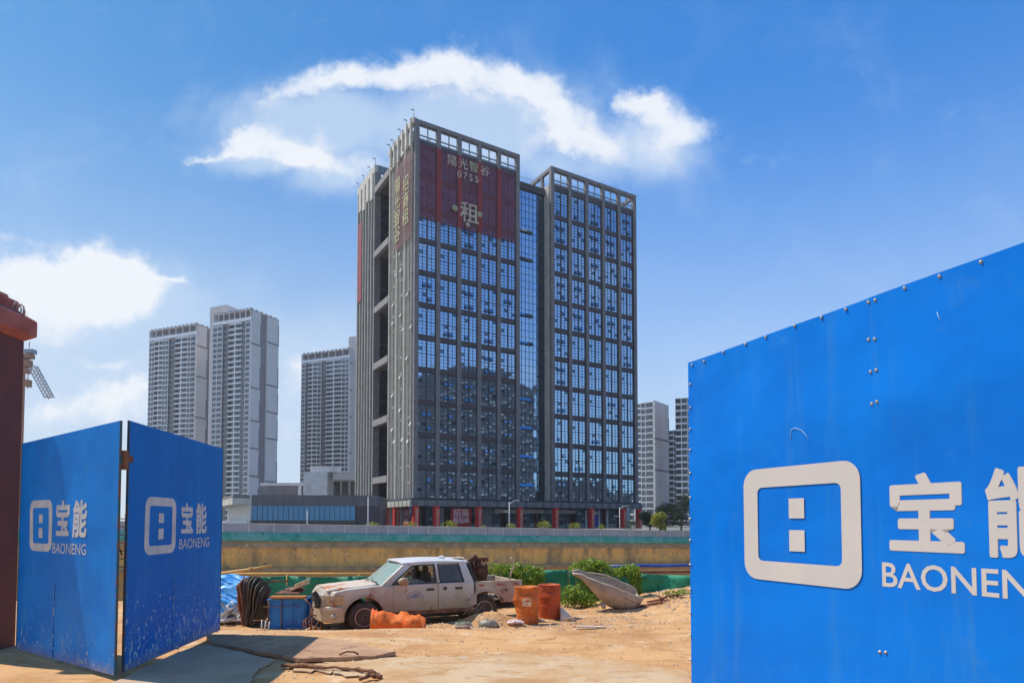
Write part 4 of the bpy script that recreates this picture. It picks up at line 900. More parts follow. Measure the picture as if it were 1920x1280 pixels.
# ================================================================ sheets and slabs on the ground
def slab(name, label, cat, pts, th, m, z=0.0, tilt=None, n=10, rag=.04, seed=1):
    """ragged plate from ground points"""
    r = random.Random(seed); out = []
    for i in range(len(pts)):
        a = Vector(pts[i]); b = Vector(pts[(i + 1) % len(pts)])
        for k in range(n):
            p = a.lerp(b, k / n); 
            if k: p += Vector((r.gauss(0, rag), r.gauss(0, rag), 0))
            out.append((p.x, p.y))
    mb = MB(); mb.prism(out, z, z + th, 0, plane='xy'); o = mb.build(name, m, None, fixn=True); return tag(o, label, cat)
m_plate = mat('dusty_plate', (.36, .19, .10), (.50, .31, .17), 1.1, .85, .3, bscale=12, c3=(.2, .10, .06), detail=9)
m_conc = mat('dusty_concrete', (.56, .39, .23), (.50, .29, .13), 1.1, .95, .4, bscale=14, thresh=(.4, .65), c3=(.47, .36, .25), detail=10)
gp = lambda x, y: G(x, y, 0)
slab('steel_plate', 'thin rusty steel plate half in the shade of the gate', 'steel plate', [gp(386, 1196), gp(396, 1213), gp(560, 1243), gp(705, 1238), gp(742, 1229), gp(640, 1206), gp(560, 1199)], .05, m_plate, z=.015, rag=.012)
t, b, K = nodes(m_conc); tcn = K.n('ShaderNodeTexCoord'); prev = b.inputs['Base Color'].links[0].from_socket; mp = K.n('ShaderNodeMapping'); mp.inputs['Scale'].default_value = (.8, 1.9, 1); mp.inputs['Rotation'].default_value = (0, 0, rad(-22)); t.links.new(tcn.outputs['Object'], mp.inputs[0])
st = K.noise(mp.outputs[0], 2.2, 10, .7, .8); c_ = K.mix(K.mr(st.outputs[0], .50, .64, 0, .8), prev, (.40, .21, .08, 1)); s2_ = K.noise(tcn.outputs['Object'], 30, 5, .7); c_ = K.mix(K.mr(s2_.outputs[0], .60, .75, 0, .5), c_, (.28, .18, .11, 1)); K.set(b.inputs['Base Color'], c_)
slab('concrete_slab', 'pale dusty concrete slab with a broken edge lying in the foreground', 'slab', [gp(722, 1236), gp(800, 1234), gp(960, 1226), gp(1120, 1238), gp(1288, 1262), Vector((1.2, 3.0, 0)), Vector((-2.5, 3.0, 0)), gp(720, 1276), gp(640, 1266), gp(528, 1254), gp(560, 1248), gp(640, 1243)], .012, m_conc, z=.014, rag=.06, seed=4)
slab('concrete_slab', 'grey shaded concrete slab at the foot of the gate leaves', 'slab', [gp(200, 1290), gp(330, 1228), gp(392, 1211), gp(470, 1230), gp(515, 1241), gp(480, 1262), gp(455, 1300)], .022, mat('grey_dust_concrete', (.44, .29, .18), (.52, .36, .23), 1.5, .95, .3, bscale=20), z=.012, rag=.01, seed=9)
# ================================================================ pickup truck
TYAW = rad(26); TF = P(668, 1172, 15.3); TK = thing('pickup_truck', 'derelict dusty silver double cab pickup truck with rusty bonnet and broken front', 'pickup truck', (TF.x, TF.y, -.72), TYAW); TK.scale = (1.035, 1, 1)
Xo = -.85
m_body = mat('dusty_silver', (.56, .53, .48), (.46, .41, .33), 2.2, .5, c3=(.54, .50, .45)); t, b, K = nodes(m_body)
tcn = K.n('ShaderNodeTexCoord'); prev = b.inputs['Base Color'].links[0].from_socket; spn = K.n('ShaderNodeSeparateXYZ'); t.links.new(tcn.outputs['Object'], spn.inputs[0])
ns = K.noise(tcn.outputs['Object'], 2.4, 7, .65); zz_ = K.m('ADD', spn.outputs[2], K.m('MULTIPLY', K.m('SUBTRACT', ns.outputs[0], .5), .9))
c = K.mix(K.mr(zz_, .35, 1.05), (.36, .26, .15, 1), prev); c = K.mix(K.mr(zz_, 1.15, 1.5), c, (.60, .60, .62, 1))
db = K.noise(tcn.outputs['Object'], 1.2, 8, .7); c = K.mix(K.m('MULTIPLY', K.mr(db.outputs[0], .42, .62), K.mr(spn.outputs[0], 1.2, .0, .15, .85)), c, (.30, .21, .14, 1)); rn = K.noise(tcn.outputs['Object'], 1.9, 6, .6); c = K.mix(K.mr(rn.outputs[0], .62, .67), c, (.30, .085, .03, 1)); rn2 = K.noise(tcn.outputs['Object'], 8, 6, .6); c = K.mix(K.mr(rn2.outputs[0], .66, .72), c, (.17, .07, .035, 1)); K.set(b.inputs['Base Color'], c)
m_black = mat('black_plastic', (.02, .02, .022), (.05, .045, .04), 4, .6)
m_tyre = mat('dusty_tyre', (.045, .035, .028), (.11, .075, .05), 3, .9)
m_rim = mat('dirty_rim', (.50, .34, .23), (.38, .22, .14), 6, .6, c3=(.2, .12, .08))
m_in = mat('cab_interior', (.05, .035, .03), (.10, .07, .05), 3, .9)
m_lens = mat('cloudy_lens', (.36, .20, .07), (.48, .33, .17), 8, .3)
m_chr = mat('worn_chrome', (.55, .52, .48), (.38, .30, .22), 5, .35, metal=.3)
def arch(cx, r, z0, n=10, rev=False):
    a0 = math.asin(max(-1, min(1, (z0 - .36) / r))); p = [(cx - r * math.cos(a), .36 + r * math.sin(a)) for a in [a0 + (math.pi - 2 * a0) * k / n for k in range(n + 1)]]
    return p if not rev else p[::-1]
hw = .84
low = [(.04, .42), (.0, .62), (.0, .86), (.08, .94), (.5, .99), (.9, 1.02), (1.22, 1.04), (1.40, 1.03), (3.46, 1.04), (3.46, .36)] + [(1.42, .36)] + arch(.85, .44, .36, rev=True)[0:] + [(.38, .42)]
tb = MB(); tb.M = Matrix.Translation((Xo, 0, 0))
# body shell with the bonnet crowned across its width
def shell(mb, prof, ny=8, hw=.84, crown=.05, mi=0):
    n = len(prof); ys = [hw * (-1 + 2 * k / ny) for k in range(ny + 1)]; vs = []
    for y in ys:
        f = 1 - (abs(y) / hw) ** 3
        for (x, z) in prof: vs.append((x - (.10 * f if x < .5 else 0) + (.17 * (abs(y) / hw) ** 5 if x < .12 else 0), y * (1 - .035 * max(0, z - .75)), z + (crown * f if z > .9 else 0)))
    fs = [tuple(range(n))] + [tuple(ny * n + k for k in range(n - 1, -1, -1))]
    for j in range(ny):
        for i in range(n): i2 = (i + 1) % n; fs.append((j * n + i, (j + 1) * n + i, (j + 1) * n + i2, j * n + i2))
    return mb.add(vs, fs, mi)
shell(tb, low); body = tb.build('body', m_body, TK, bevel=.035, fixn=True)
b_ = MB(); b_.M = Matrix.Translation((Xo, 0, 0))       # wheel housings darkness and underside
b_.box(.5, 3.4, -.6, .6, .22, .40, 0); b_.box(3.3, 4.75, -.45, .45, .3, .45, 0); b_.build('chassis', m_black, TK)
# fender lips
for s_ in (-1, 1):
    q = MB(); q.M = Matrix.Translation((Xo, 0, 0)); q.tube([(x, s_ * .835, z) for (x, z) in arch(.85, .455, .42, 14)], .028, 6); q.build('fender_lip', m_body, TK)
# bonnet sheet, rust patched
q = MB(); q.M = Matrix.Translation((Xo, 0, 0))
q.grid(lambda a, b_: (.06 + a * 1.10, -.72 + 1.44 * b_, .965 + .085 * a + .05 * (1 - abs(2 * b_ - 1) ** 3) + .018 * math.sin(a * 9) * nz(a * 3, b_ * 3, 1, 2)), 20, 16)
m_bon = mat('bonnet', (.60, .50, .40), (.52, .40, .30), 2.5, .6); t, b, K = nodes(m_bon); tcn = K.n('ShaderNodeTexCoord'); prev = b.inputs['Base Color'].links[0].from_socket; rn = K.noise(tcn.outputs['Object'], 2.6, 5, .6); K.set(b.inputs['Base Color'], K.mix(K.mr(rn.outputs[0], .56, .62), prev, (.48, .15, .05, 1)))
q.build('bonnet', m_bon, TK, solid=.02)
# greenhouse
def bar(mb, a, b, w, d): mb.beam(a, b, w, d)
g = MB(); g.M = Matrix.Translation((Xo, 0, 0))
for s_ in (-1, 1):
    g.beam((1.24, s_ * .775, 1.02), (1.80, s_ * .66, 1.50), .075, .06); g.add([(1.27, s_ * .80, 1.02), (1.50, s_ * .80, 1.03), (1.98, s_ * .68, 1.50), (1.82, s_ * .68, 1.50), (1.27, s_ * .77, 1.02), (1.50, s_ * .77, 1.03), (1.98, s_ * .65, 1.50), (1.82, s_ * .65, 1.50)], [(0,1,2,3),(7,6,5,4),(0,4,5,1),(1,5,6,2),(2,6,7,3),(3,7,4,0)]); g.beam((1.80, s_ * .66, 1.50), (3.22, s_ * .66, 1.52), .06, .07)
    g.beam((2.56, s_ * .81, 1.04), (2.53, s_ * .68, 1.52), .05, .10); g.add([(3.20, s_ * .815, 1.04), (3.46, s_ * .815, 1.04), (3.30, s_ * .67, 1.52), (3.10, s_ * .67, 1.52), (3.20, s_ * .775, 1.04), (3.46, s_ * .775, 1.04), (3.30, s_ * .63, 1.52), (3.10, s_ * .63, 1.52)], [(0,1,2,3),(7,6,5,4),(0,4,5,1),(1,5,6,2),(2,6,7,3),(3,7,4,0)])
g.box(3.38, 3.45, -.75, .75, 1.0, 1.15); 
g.build('pillar_frame', m_body, TK, bevel=.012)
q = MB(); q.M = Matrix.Translation((Xo, 0, 0)); q.grid(lambda a, b: (1.74 + 1.61 * a - .07 * (1 - (2 * b - 1) ** 2) * (1 - a), -.685 + 1.37 * b, 1.515 + .055 * (1 - (2 * b - 1) ** 4) + .03 * math.sin(a * math.pi)), 14, 12)
q.build('roof', m_body, TK, solid=.05, bevel=.01)
m_ws = mat('dusty_windscreen', (.32, .50, .46), (.42, .50, .42), 2.0, .25); 
t, b, K = nodes(m_ws); out = [x for x in t.nodes if x.type == 'OUTPUT_MATERIAL'][0]; tr_ = K.n('ShaderNodeBsdfTransparent'); tr_.inputs[0].default_value = (.6, .85, .8, 1); x_ = K.n('ShaderNodeMixShader'); x_.inputs[0].default_value = .35; t.links.new(b.outputs[0], x_.inputs[1]); t.links.new(tr_.outputs[0], x_.inputs[2]); t.links.new(x_.outputs[0], out.inputs[0])
q = MB(); q.M = Matrix.Translation((Xo, 0, 0)); q.grid(lambda a, b: (1.22 + .55 * a - .12 * (1 - (2 * b - 1) ** 2), (-.77 + 1.54 * b) * (1 - .14 * a), 1.035 + .475 * a), 8, 12); q.build('windscreen', m_ws, TK)
m_wg = mat('dirty_glass', (.045, .05, .05), (.09, .085, .075), 3, .15); m_wg2 = m_ws
q = MB(); q.M = Matrix.Translation((Xo, 0, 0)); q.add([(2.63, -.79, 1.07), (3.20, -.79, 1.07), (3.09, -.675, 1.50), (2.60, -.675, 1.50)], [(0, 1, 2, 3)]); q.build('side_window', m_wg, TK)
q = MB(); q.M = Matrix.Translation((Xo, 0, 0)); q.beam((2.62, -.80, 1.06), (3.21, -.80, 1.06), .03, .03); q.beam((3.21, -.80, 1.06), (3.10, -.68, 1.50), .03, .03); q.beam((2.62, -.80, 1.06), (2.59, -.68, 1.50), .03, .03); q.beam((1.50, -.80, 1.055), (2.50, -.80, 1.06), .03, .03); q.beam((2.50, -.80, 1.06), (2.49, -.68, 1.50), .03, .03); q.beam((1.48, -.79, 1.06), (1.98, -.68, 1.47), .03, .03); q.beam((1.98, -.68, 1.475), (2.5, -.68, 1.49), .025, .025); q.beam((2.59, -.68, 1.50), (3.10, -.68, 1.50), .02, .02)
q.build('window_seal', m_black, TK)
q = MB(); q.M = Matrix.Translation((Xo, 0, 0)); q.add([(3.42, -.70, 1.12), (3.42, .70, 1.12), (3.31, .6, 1.48), (3.31, -.6, 1.48)], [(0, 1, 2, 3)]); q.build('rear_window', m_wg, TK)
# interior: seats, wheel, dash
for (sx, sy) in ((2.32, -.38), (2.32, .38)):
    q = MB(); q.M = Matrix.Translation((Xo, 0, 0)); q.box(sx, sx + .14, sy - .24, sy + .24, .9, 1.30); q.box(sx + .02, sx + .12, sy - .12, sy + .12, 1.30, 1.44); q.build('seat', m_in, TK, bevel=.04)
q = MB(); q.M = Matrix.Translation((Xo, 0, 0)); q.box(1.48, 1.74, -.72, .72, 1.0, 1.10); q.box(2.9, 3.05, -.65, .65, .95, 1.28); q.build('dashboard', m_in, TK, bevel=.03)
q = MB(); q.M = Matrix.Translation((Xo + 1.93, -.36, 1.15)) @ Matrix.Rotation(rad(-60), 4, 'Y'); q.tube([(.17 * math.cos(a * .3142), .17 * math.sin(a * .3142), 0) for a in range(21)], .016, 6); q.beam((-.16, 0, 0), (.16, 0, 0), .03, .02); q.build('steering_wheel', m_black, TK)
# doors
for s_ in (-1, 1):
    for (xa, xb, nm) in ((1.50, 2.545, 'front'), (2.565, 3.28, 'rear')):
        q = MB(); q.M = Matrix.Translation((Xo, 0, 0)); d0, d1 = s_ * .838, s_ * .862
        poly = [(xa, .44), (xb if nm == 'front' else xb - .18, .44), (xb, .72 if nm == 'rear' else .44), (xb, 1.045), (xa + .03, 1.045), (xa, 1.0)]
        q.add([(x, (d1 if z < .8 else s_ * .850), z) for x, z in poly] + [(x, s_ * .80, z) for x, z in poly], [tuple(range(6)), tuple(range(11, 5, -1))] + [(i, 6 + i, 6 + (i + 1) % 6, (i + 1) % 6) for i in range(6)])
        dd = q.build('door', m_body, TK, bevel=.012, fixn=True)
        if s_ < 0:
            hx = Xo + (2.36 if nm == 'front' else 3.06); MB().box(hx - .09, hx + .09, -.885, -.855, .885, .935).build('handle', m_black, dd, bevel=.01)
            if nm == 'rear': MB().lathe([(.04, 0), (.04, .03)], 12, axis='y').build('fuel_flap', m_black, dd, loc=(Xo + 2.72, -.885, .92))
            else:
                e = MB(); cx, cz = Xo + 2.0, .78; yy_ = -.8655; re = random.Random(2)
                for k in range(22):
                    a = rad(-18 + 216 * k / 21); r1, r2 = .165, .19; e.add([(cx + r * math.cos(a + da), yy_, cz - .03 + r * .72 * math.sin(a + da)) for (r, da) in ((r1, -.045), (r1, .045), (r2, .045), (r2, -.045))], [(0, 1, 2, 3)])
                for k in range(60):
                    a = re.uniform(0, math.pi); rr_ = re.uniform(0, .115); s2 = re.uniform(.006, .018); x_e, z_e = cx + rr_ * math.cos(a) * 1.1, cz - .03 + rr_ * .75 * math.sin(a); e.add([(x_e - s2, yy_ - k * 1e-5, z_e - s2 * .5), (x_e + s2, yy_ - k * 1e-5, z_e - s2 * .5), (x_e + s2, yy_ - k * 1e-5, z_e + s2 * .5), (x_e - s2, yy_ - k * 1e-5, z_e + s2 * .5)], [(0, 1, 2, 3)])
                e.add([(cx - .17, yy_, cz - .055), (cx + .17, yy_, cz - .055), (cx + .17, yy_, cz - .045), (cx - .17, yy_, cz - .045)], [(0, 1, 2, 3)])
                e.build('emblem', mat('faded_blue_print', (.10, .14, .30), (.22, .22, .28), 12, .7), dd)
for s_ in (-1, 1):
    MB().box(Xo + 1.48, Xo + 3.4, min(s_ * .80, s_ * .85), max(s_ * .80, s_ * .85), .33, .425).build('sill', m_rust, TK, bevel=.015)
mi_ = MB(); mi_.lathe([(.0, -.10), (.07, -.09), (.10, -.04), (.10, .03), (.085, .05)], 12, 0, axis='y'); o = mi_.build('mirror', m_body, TK, loc=(Xo + 1.70, -.95, 1.13)); o.scale = (1.25, 1, .95)
MB().beam((Xo + 1.66, -.80, 1.06), (Xo + 1.68, -.93, 1.09), .05, .04).build('mirror_arm', m_black, TK)
# front: bumper, lamp, broken grille
q = MB(); q.M = Matrix.Translation((Xo, 0, 0)); bp_ = [(-.12, -.55), (-.16, 0), (-.12, .55)]
q.prism([(.42, -.86), (.24, -.855), (.10, -.80), (-.01, -.66), (-.09, -.3), (-.11, 0), (-.09, .3), (-.01, .66), (.10, .80), (.24, .855), (.42, .86), (.42, .70), (.25, .6), (.1, 0), (.25, -.6), (.42, -.70)], .26, .60, plane='xy'); q.build('bumper', mat('bumper_beige', (.50, .38, .25), (.42, .30, .19), 3, .5), TK, bevel=.04, fixn=True)
q = MB(); q.M = Matrix.Translation((Xo, 0, 0)); q.prism([(.36, -.868), (.24, -.865), (.095, -.81), (-.015, -.67), (-.05, -.5), (.0, -.48), (.16, -.76), (.36, -.82)], .545, .615, plane='xy'); q.build('chrome_strip', m_chr, TK, bevel=.01, fixn=True)
q = MB(); q.M = Matrix.Translation((Xo, 0, 0)); q.lathe([(0, -.03), (.05, -.028), (.06, 0)], 12, 0, axis='y'); o = q.build('fog_lamp', m_chr, TK, loc=(.17, -.86, .40))
for s_ in (-1, 1):
    q = MB(); q.M = Matrix.Translation((Xo, 0, 0)); q.prism([(.40, s_ * .852), (.22, s_ * .848), (.09, s_ * .76), (-.03, s_ * .55), (-.05, s_ * .46), (.1, s_ * .45), (.36, s_ * .6)], .655, .87, plane='xy'); q.build('headlight', m_lens, TK, bevel=.03, fixn=True)
q = MB(); q.M = Matrix.Translation((Xo, 0, 0)); q.box(-.10, .1, -.42, .42, .66, .82)
for k in range(3): q.box(-.115, -.10, -.40, .40, .68 + .05 * k, .70 + .05 * k)
q.build('grille', m_black, TK)
# wheels
def wheel(x, y, label=None, flat=0.0, bare=False):
    T = MB(); T.lathe([(.20, -.10), (.29, -.12), (.332, -.105), (.345, -.06), (.345, .06), (.332, .105), (.29, .12), (.20, .10)], 32, 0, axis='y')
    for k in range(32):
        a = k * math.pi / 16; T.M = Matrix.Rotation(a, 4, 'Y'); T.box(.34, .353, -.11, -.02, -.022, .012, 0); T.box(.34, .353, .02, .11, -.01, .024, 0)
    T.M = Matrix()
    w = bpy.data.objects.new('wheel', T.mesh('wheel', m_tyre)); C.objects.link(w); w.parent = TK; w.location = (x, y, .345)
    R = MB(); R.lathe([(.215, -.085), (.215, -.11), (.19, -.10), (.17, -.05), (.10, -.055), (.085, -.09), (.05, -.10), (0, -.10)], 28, 0, axis='y', cap=False)
    for k in range(6):
        a = k * math.pi / 3 + .3; cx, cz = .142 * math.cos(a), .142 * math.sin(a)
        R.M = Matrix.Translation((cx, -.062, cz)) @ Matrix.Rotation(-a, 4, 'Y') @ Matrix.Diagonal((1.25, 1, .8, 1)); R.lathe([(.001, -.004), (.036, -.005), (.038, .006)], 10, 1, axis='y')
    R.M = Matrix(); R.build('rim', [m_rim, m_black], w); return w
wheel(0, -.74); wheel(0, .74)
wheel(2.9, -.68); wheel(2.9, .74)
# bed
q = MB(); q.M = Matrix.Translation((Xo, 0, 0))
for s_ in (-1, 1):
    prof = [(3.50, .50)] + arch(3.75, .44, .50)[0:] + [(4.70, .48), (4.74, .56), (4.74, 1.01), (3.50, 1.01)]
    q.add([(x, s_ * .845, z) for x, z in prof] + [(x, s_ * .78, z) for x, z in prof], [tuple(range(len(prof))), tuple(range(2 * len(prof) - 1, len(prof) - 1, -1))] + [(i, len(prof) + i, len(prof) + (i + 1) % len(prof), (i + 1) % len(prof)) for i in range(len(prof))])
q.box(3.50, 3.56, -.78, .78, .5, 1.01); q.box(3.56, 4.7, -.78, .78, .55, .60)
m_bed = mat('bed_dusty', (.44, .33, .23), (.52, .44, .35), 1.6, .7, c3=(.30, .17, .10)); q.build('bed', m_bed, TK, bevel=.02, fixn=True)
MB().box(Xo + 4.69, Xo + 4.745, -.78, .78, .5, 1.02).build('tailgate', m_bed, TK, bevel=.012)
for s_ in (-1, 1):
    q = MB(); q.M = Matrix.Translation((Xo, 0, 0)); q.tube([(x, s_ * .84, z) for (x, z) in arch(3.75, .455, .50, 14)], .028, 6); q.box(3.5, 4.745, s_ * .81 - .045, s_ * .81 + .045, 1.0, 1.04); q.build('bed_rail', m_bed, TK)
q = MB(); q.M = Matrix.Translation((Xo, 0, 0))
for x in (3.58, 4.05, 4.5): q.box(x, x + .13, -.86, -.845, .93, .965)
q.build('side_marker', mat('marker_red', (.4, .05, .03), rough=.5), TK)
q = MB(); q.M = Matrix.Translation((Xo, 0, 0))
for s_ in (-.5, .15): q.tube([(1.20, s_, 1.09), (1.16, s_ + .3, 1.12), (1.24, s_ + .62, 1.14)], .012, 5)
q.tube([(1.18, -.74, 1.06), (1.08, 0, 1.10), (1.18, .74, 1.06)], .02, 5); q.build('wiper', m_black, TK)
q = MB(); q.add([(Xo + 3.46, -.62, 1.07), (Xo + 3.62, -.66, 1.07), (Xo + 3.42, -.5, 1.52), (Xo + 3.34, -.5, 1.52)], [(0, 1, 2, 3)]); q.tube([(Xo + 3.5, -.70, 1.04), (Xo + 3.40, -.60, 1.53), (Xo + 3.40, .60, 1.53), (Xo + 3.5, .70, 1.04)], .025, 6); q.build('roll_hoop', m_black, TK)
# loose things on and by the truck
def wob(mb, amp, sc, seed=0):
    for i, v in enumerate(mb.v):
        p = Vector(v); d = Vector((noise.noise(p * sc + Vector((seed, 0, 0))), noise.noise(p * sc + Vector((0, seed, 9))), noise.noise(p * sc + Vector((5, 3, seed))))); mb.v[i] = tuple(p + d * amp)
    return mb
def onTK(x, y, z): return TK_M @ Vector((x + Xo, y, z))
TK_M = Matrix.Translation(TK.location) @ Matrix.Rotation(TYAW, 4, 'Z') @ Matrix.Diagonal((1.035, 1, 1, 1))
E = thing('engine', 'rusty brown engine block standing in the truck bed behind the cab', 'engine', onTK(3.82, 0, .60), TYAW)
q = MB(); q.box(-.22, .22, -.3, .3, 0, .55); q.box(-.3, .1, -.2, .35, .5, .95); q.lathe([(.19, .55), (.2, .85), (.14, .95)], 10); wob(q, .07, 4).build('block', m_rust, E, bevel=.03)
q = MB()
q.box(-.22, .20, -.34, -.22, .55, .78); q.box(-.16, .26, -.28, .1, .86, .98); q.box(-.28, -.12, -.3, .0, .7, .95)
for k in range(4): q.tube([(-.16 + .1 * k, -.34, .7), (-.17 + .1 * k, -.40, .78), (-.13 + .1 * k, -.30, .9)], .022, 6)
for k in range(3): q.tube([(-.3, -.3 + .1 * k, .3), (-.34, -.34, .55), (-.26, -.1 + .1 * k, .8)], .014, 5)
q.M = Matrix.Translation((.05, -.30, .62)); q.lathe([(.14, -.08), (.16, -.06), (.15, 0), (.05, .02)], 14, axis='y'); q.M = Matrix.Translation((-.12, -.2, .98)); q.lathe([(.10, -.06), (.12, 0), (.06, .08)], 10); q.M = Matrix(); wob(q, .05, 5).build('manifold', mat('dark_rust', (.09, .035, .02), (.16, .07, .04), 5, .9), E)
r7 = random.Random(9)
q = MB()
for k in range(26): a = Vector((r7.uniform(-.4, .45), r7.uniform(-.6, .6), r7.uniform(.0, .30))); b2 = a + Vector((r7.uniform(-.35, .35), r7.uniform(-.4, .4), r7.uniform(-.1, .12))); q.beam(a, b2, r7.uniform(.02, .09), r7.uniform(.02, .07))
o = q.build('scrap_heap', mat('scrap_brown', (.12, .06, .035), (.22, .14, .08), 4, .9), None); tag(o, 'heap of brown scrap metal lying in the truck bed', 'scrap'); o.location = onTK(4.35, 0, .62); o.rotation_euler = (0, 0, TYAW)
q = MB(); q.tube([(0, 0, 0), (.02, 0, .2), (.10, 0, .38), (.07, 0, .52), (.02, 0, .60)], [.02, .022, .02, .02, .03], 6); o = q.build('bent_pipe', mat('pale_pipe', (.55, .42, .3), rough=.7), None); tag(o, 'bent pale pipe sticking up from the rear of the truck bed', 'pipe'); o.location = onTK(4.52, -.6, 1.0)
q = MB(); q.box(-.07, .07, -.06, .06, 0, .09); wob(q, .03, 8); tag(q.build('rag', m_white, None, bevel=.02, loc=onTK(2.78, -.4, 1.585)), 'small pale rag lying on the middle of the truck roof', 'rag')
q = MB(); q.grid(lambda a, b: (a * .34, b * .3, .05 * math.sin(a * 3.1) + .015 * nz(a, b, 0, 5)), 8, 6); tag(q.build('cloth', mat('cream_cloth', (.65, .52, .35)), None, solid=.01, loc=onTK(3.0, -.45, 1.585)), 'folded cream cloth on the rear edge of the truck roof', 'cloth')
# corrugated hose and torn parts at the nose
HS = onTK(-.02, -.62, .2); q = MB(); pts = []; rs = []
for k in range(40):
    t_ = k / 39; pts.append((.08 * math.sin(t_ * 2.4) - .20, .05 * t_, .84 - .36 * t_ + .05 * math.sin(t_ * 3))); rs.append(.072 if k % 6 < 3 else .052)
q.tube(pts, rs, 10); o = q.build('corrugated_hose', m_black, None, loc=(HS.x, HS.y, HS.z - .1)); tag(o, 'black corrugated hose hanging out of the broken truck nose', 'hose')
q = MB()
for k in range(12): a = Vector((r7.uniform(-.3, .05), r7.uniform(-.2, .3), r7.uniform(.0, .75))); q.tube([a, a + Vector((r7.uniform(-.15, .15), 0, r7.uniform(-.3, .1))), a + Vector((r7.uniform(-.2, .2), .1, r7.uniform(-.4, -.1)))], .018, 5)
o = q.build('torn_wiring', m_rust, None, loc=(HS.x - .12, HS.y + .1, -.62)); tag(o, 'tangle of rusty pipes and wires between the blue bins and the truck nose', 'wiring')
# ================================================================ drums, heaps, net and small things
def gz(x, y): return hgt(x, y)
m_drum = mat('drum_orange', (.66, .17, .03), (.48, .11, .02), 3, .55, c3=(.22, .07, .03), spec=.3)
m_drum2 = mat('drum_red', (.55, .09, .02), (.44, .07, .02), 2.5, .55, c3=(.22, .045, .02), spec=.3)
def drum(px, py, Yd, label, m, h=.88, r=.29, crush=0, lab=False, rz=0, seed=1):
    b_ = P(px, py, Yd); z = gz(b_.x, b_.y) - .01
    T = thing('oil_drum', label, 'drum', (b_.x, b_.y, z), rz)
    pr = [(r * .97, 0), (r, .015)]
    for k in range(0, 21):
        t_ = k / 20; zz = .03 + t_ * (h - .06); rr_ = r + (.014 * math.exp(-((t_ - .36) / .018) ** 2) + .014 * math.exp(-((t_ - .66) / .018) ** 2)) + .003 * math.sin(t_ * 80); pr.append((rr_, zz))
    pr += [(r + .01, h - .01), (r + .01, h), (r - .01, h), (r - .015, h - .02), (0.001, h - .02)]
    q = MB(); q.lathe(pr, 32, 0)
    for i, v in enumerate(q.v):
        p = Vector(v); a = math.atan2(p.y, p.x); f = crush * (.5 + .5 * p.z / h)
        dent = nz(p.x, p.y, p.z + seed, 3.2) * f * .10
        if crush and p.z > h * .75 and p.y < 0: dent -= .09 * math.exp(-((p.x - .02) / .13) ** 2)
        d = Vector((math.cos(a), math.sin(a), 0)); q.v[i] = tuple(p + d * dent + Vector((0, 0, -.03 * crush * math.exp(-((p.x) / .12) ** 2) * (p.z > h * .9) * (p.y < 0) + nz(p.x, p.y, seed, 4) * .02 * crush * (p.z > h * .8))))
    q.build('shell', m, T)
    if lab:
        q = MB(); q.grid(lambda a, b: (((r + .024) * math.sin(rad(-22 + 40 * a))), -(r + .024) * math.cos(rad(-22 + 40 * a)), .44 + .17 * b), 5, 2); q.build('label', mat('paper', (.75, .62, .42), (.6, .42, .25), 12, .8), T)
    return T
drum(988, 1160, 15.6, 'crumpled orange oil drum with a paper label behind the truck tail', m_drum, crush=1, lab=True, seed=4)
drum(1030, 1152, 16.7, 'straight red orange oil drum right of the crumpled one', m_drum2, crush=.15, seed=9)
b_ = P(744, 1172, 13.9); q = MB()
q.lathe([(.24, 0)] + [(.27 + .012 * (k % 5 == 0), .05 * k) for k in range(0, 24)] + [(.22, 1.17)], 36, axis='x')
for i, v in enumerate(q.v):
    p = Vector(v); f = .62 + .10 * nz(p.x, 0, 2, 3); z = p.z * f + .05 * abs(nz(p.x * 1.6, p.y * 1.5, p.z, 6)); pinch = 1 - .28 * math.exp(-((p.x - .52) / .07) ** 2) * (p.z > 0); q.v[i] = (p.x, p.y * 1.1 + .09 * nz(p.x * 2, p.z, 1, 2.5), 1.35 * (z * pinch + ((.10 * nz(p.x, p.y, 3, 3.2) - .02 + .035 * abs(nz(p.x * 1.5 + p.y, p.y, 1, 9))) if p.z > 0 else .02 * nz(p.x, p.z, 2, 9))) * (1.2 - .22 * p.x))
m_crush = mat('crushed_orange', (.80, .11, .012), (.72, .17, .03), 3.0, .6, .3, bscale=10, c3=(.66, .26, .08), spec=.2)
o = q.build('oil_drum', m_crush, None, loc=(b_.x - .55, b_.y, gz(b_.x, b_.y) + .22)); o.rotation_euler = (0, rad(2), rad(6)); tag(o, 'crushed bright orange drum lying on its side before the truck door', 'drum')
# concrete skip
b_ = P(1072, 1150, 18.0); zb = gz(b_.x + 1, 18) + .02
st = [(0, 1.06, 1.03, .12), (.20, 1.05, .93, .18), (.36, .97, .78, .22), (.52, .93, .58, .30), (.78, .86, .30, .43), (1.02, .80, .10, .48), (1.35, .66, .0, .50), (1.68, .50, .02, .44), (1.84, .44, .14, .38), (1.93, .40, .32, .32)]
q = MB(); q.add([], [])
def su(a, b):
    f = a * (len(st) - 1); i = min(int(f), len(st) - 2); t_ = f - i; s0, s1 = st[i], st[i + 1]; x, zr, zb_, hw_ = [s0[k] + (s1[k] - s0[k]) * t_ for k in range(4)]
    ang = math.pi * b; yy_ = -hw_ * math.cos(ang); dd = math.sin(ang) ** .6
    lip = .10 * math.sin(a * 9.5) if b > .97 else 0
    return (x + .01 * nz(x, b * 3, 1, 6), yy_ + .012 * nz(x * 3, b * 4, 0, 3), zr + lip * .6 - (zr - zb_) * dd + .006 * nz(x * 6, b * 8, 0, 3))
q.grid(su, 44, 20); q.lathe([(.05, -.62), (.05, -.45)], 12, 0, axis='y')
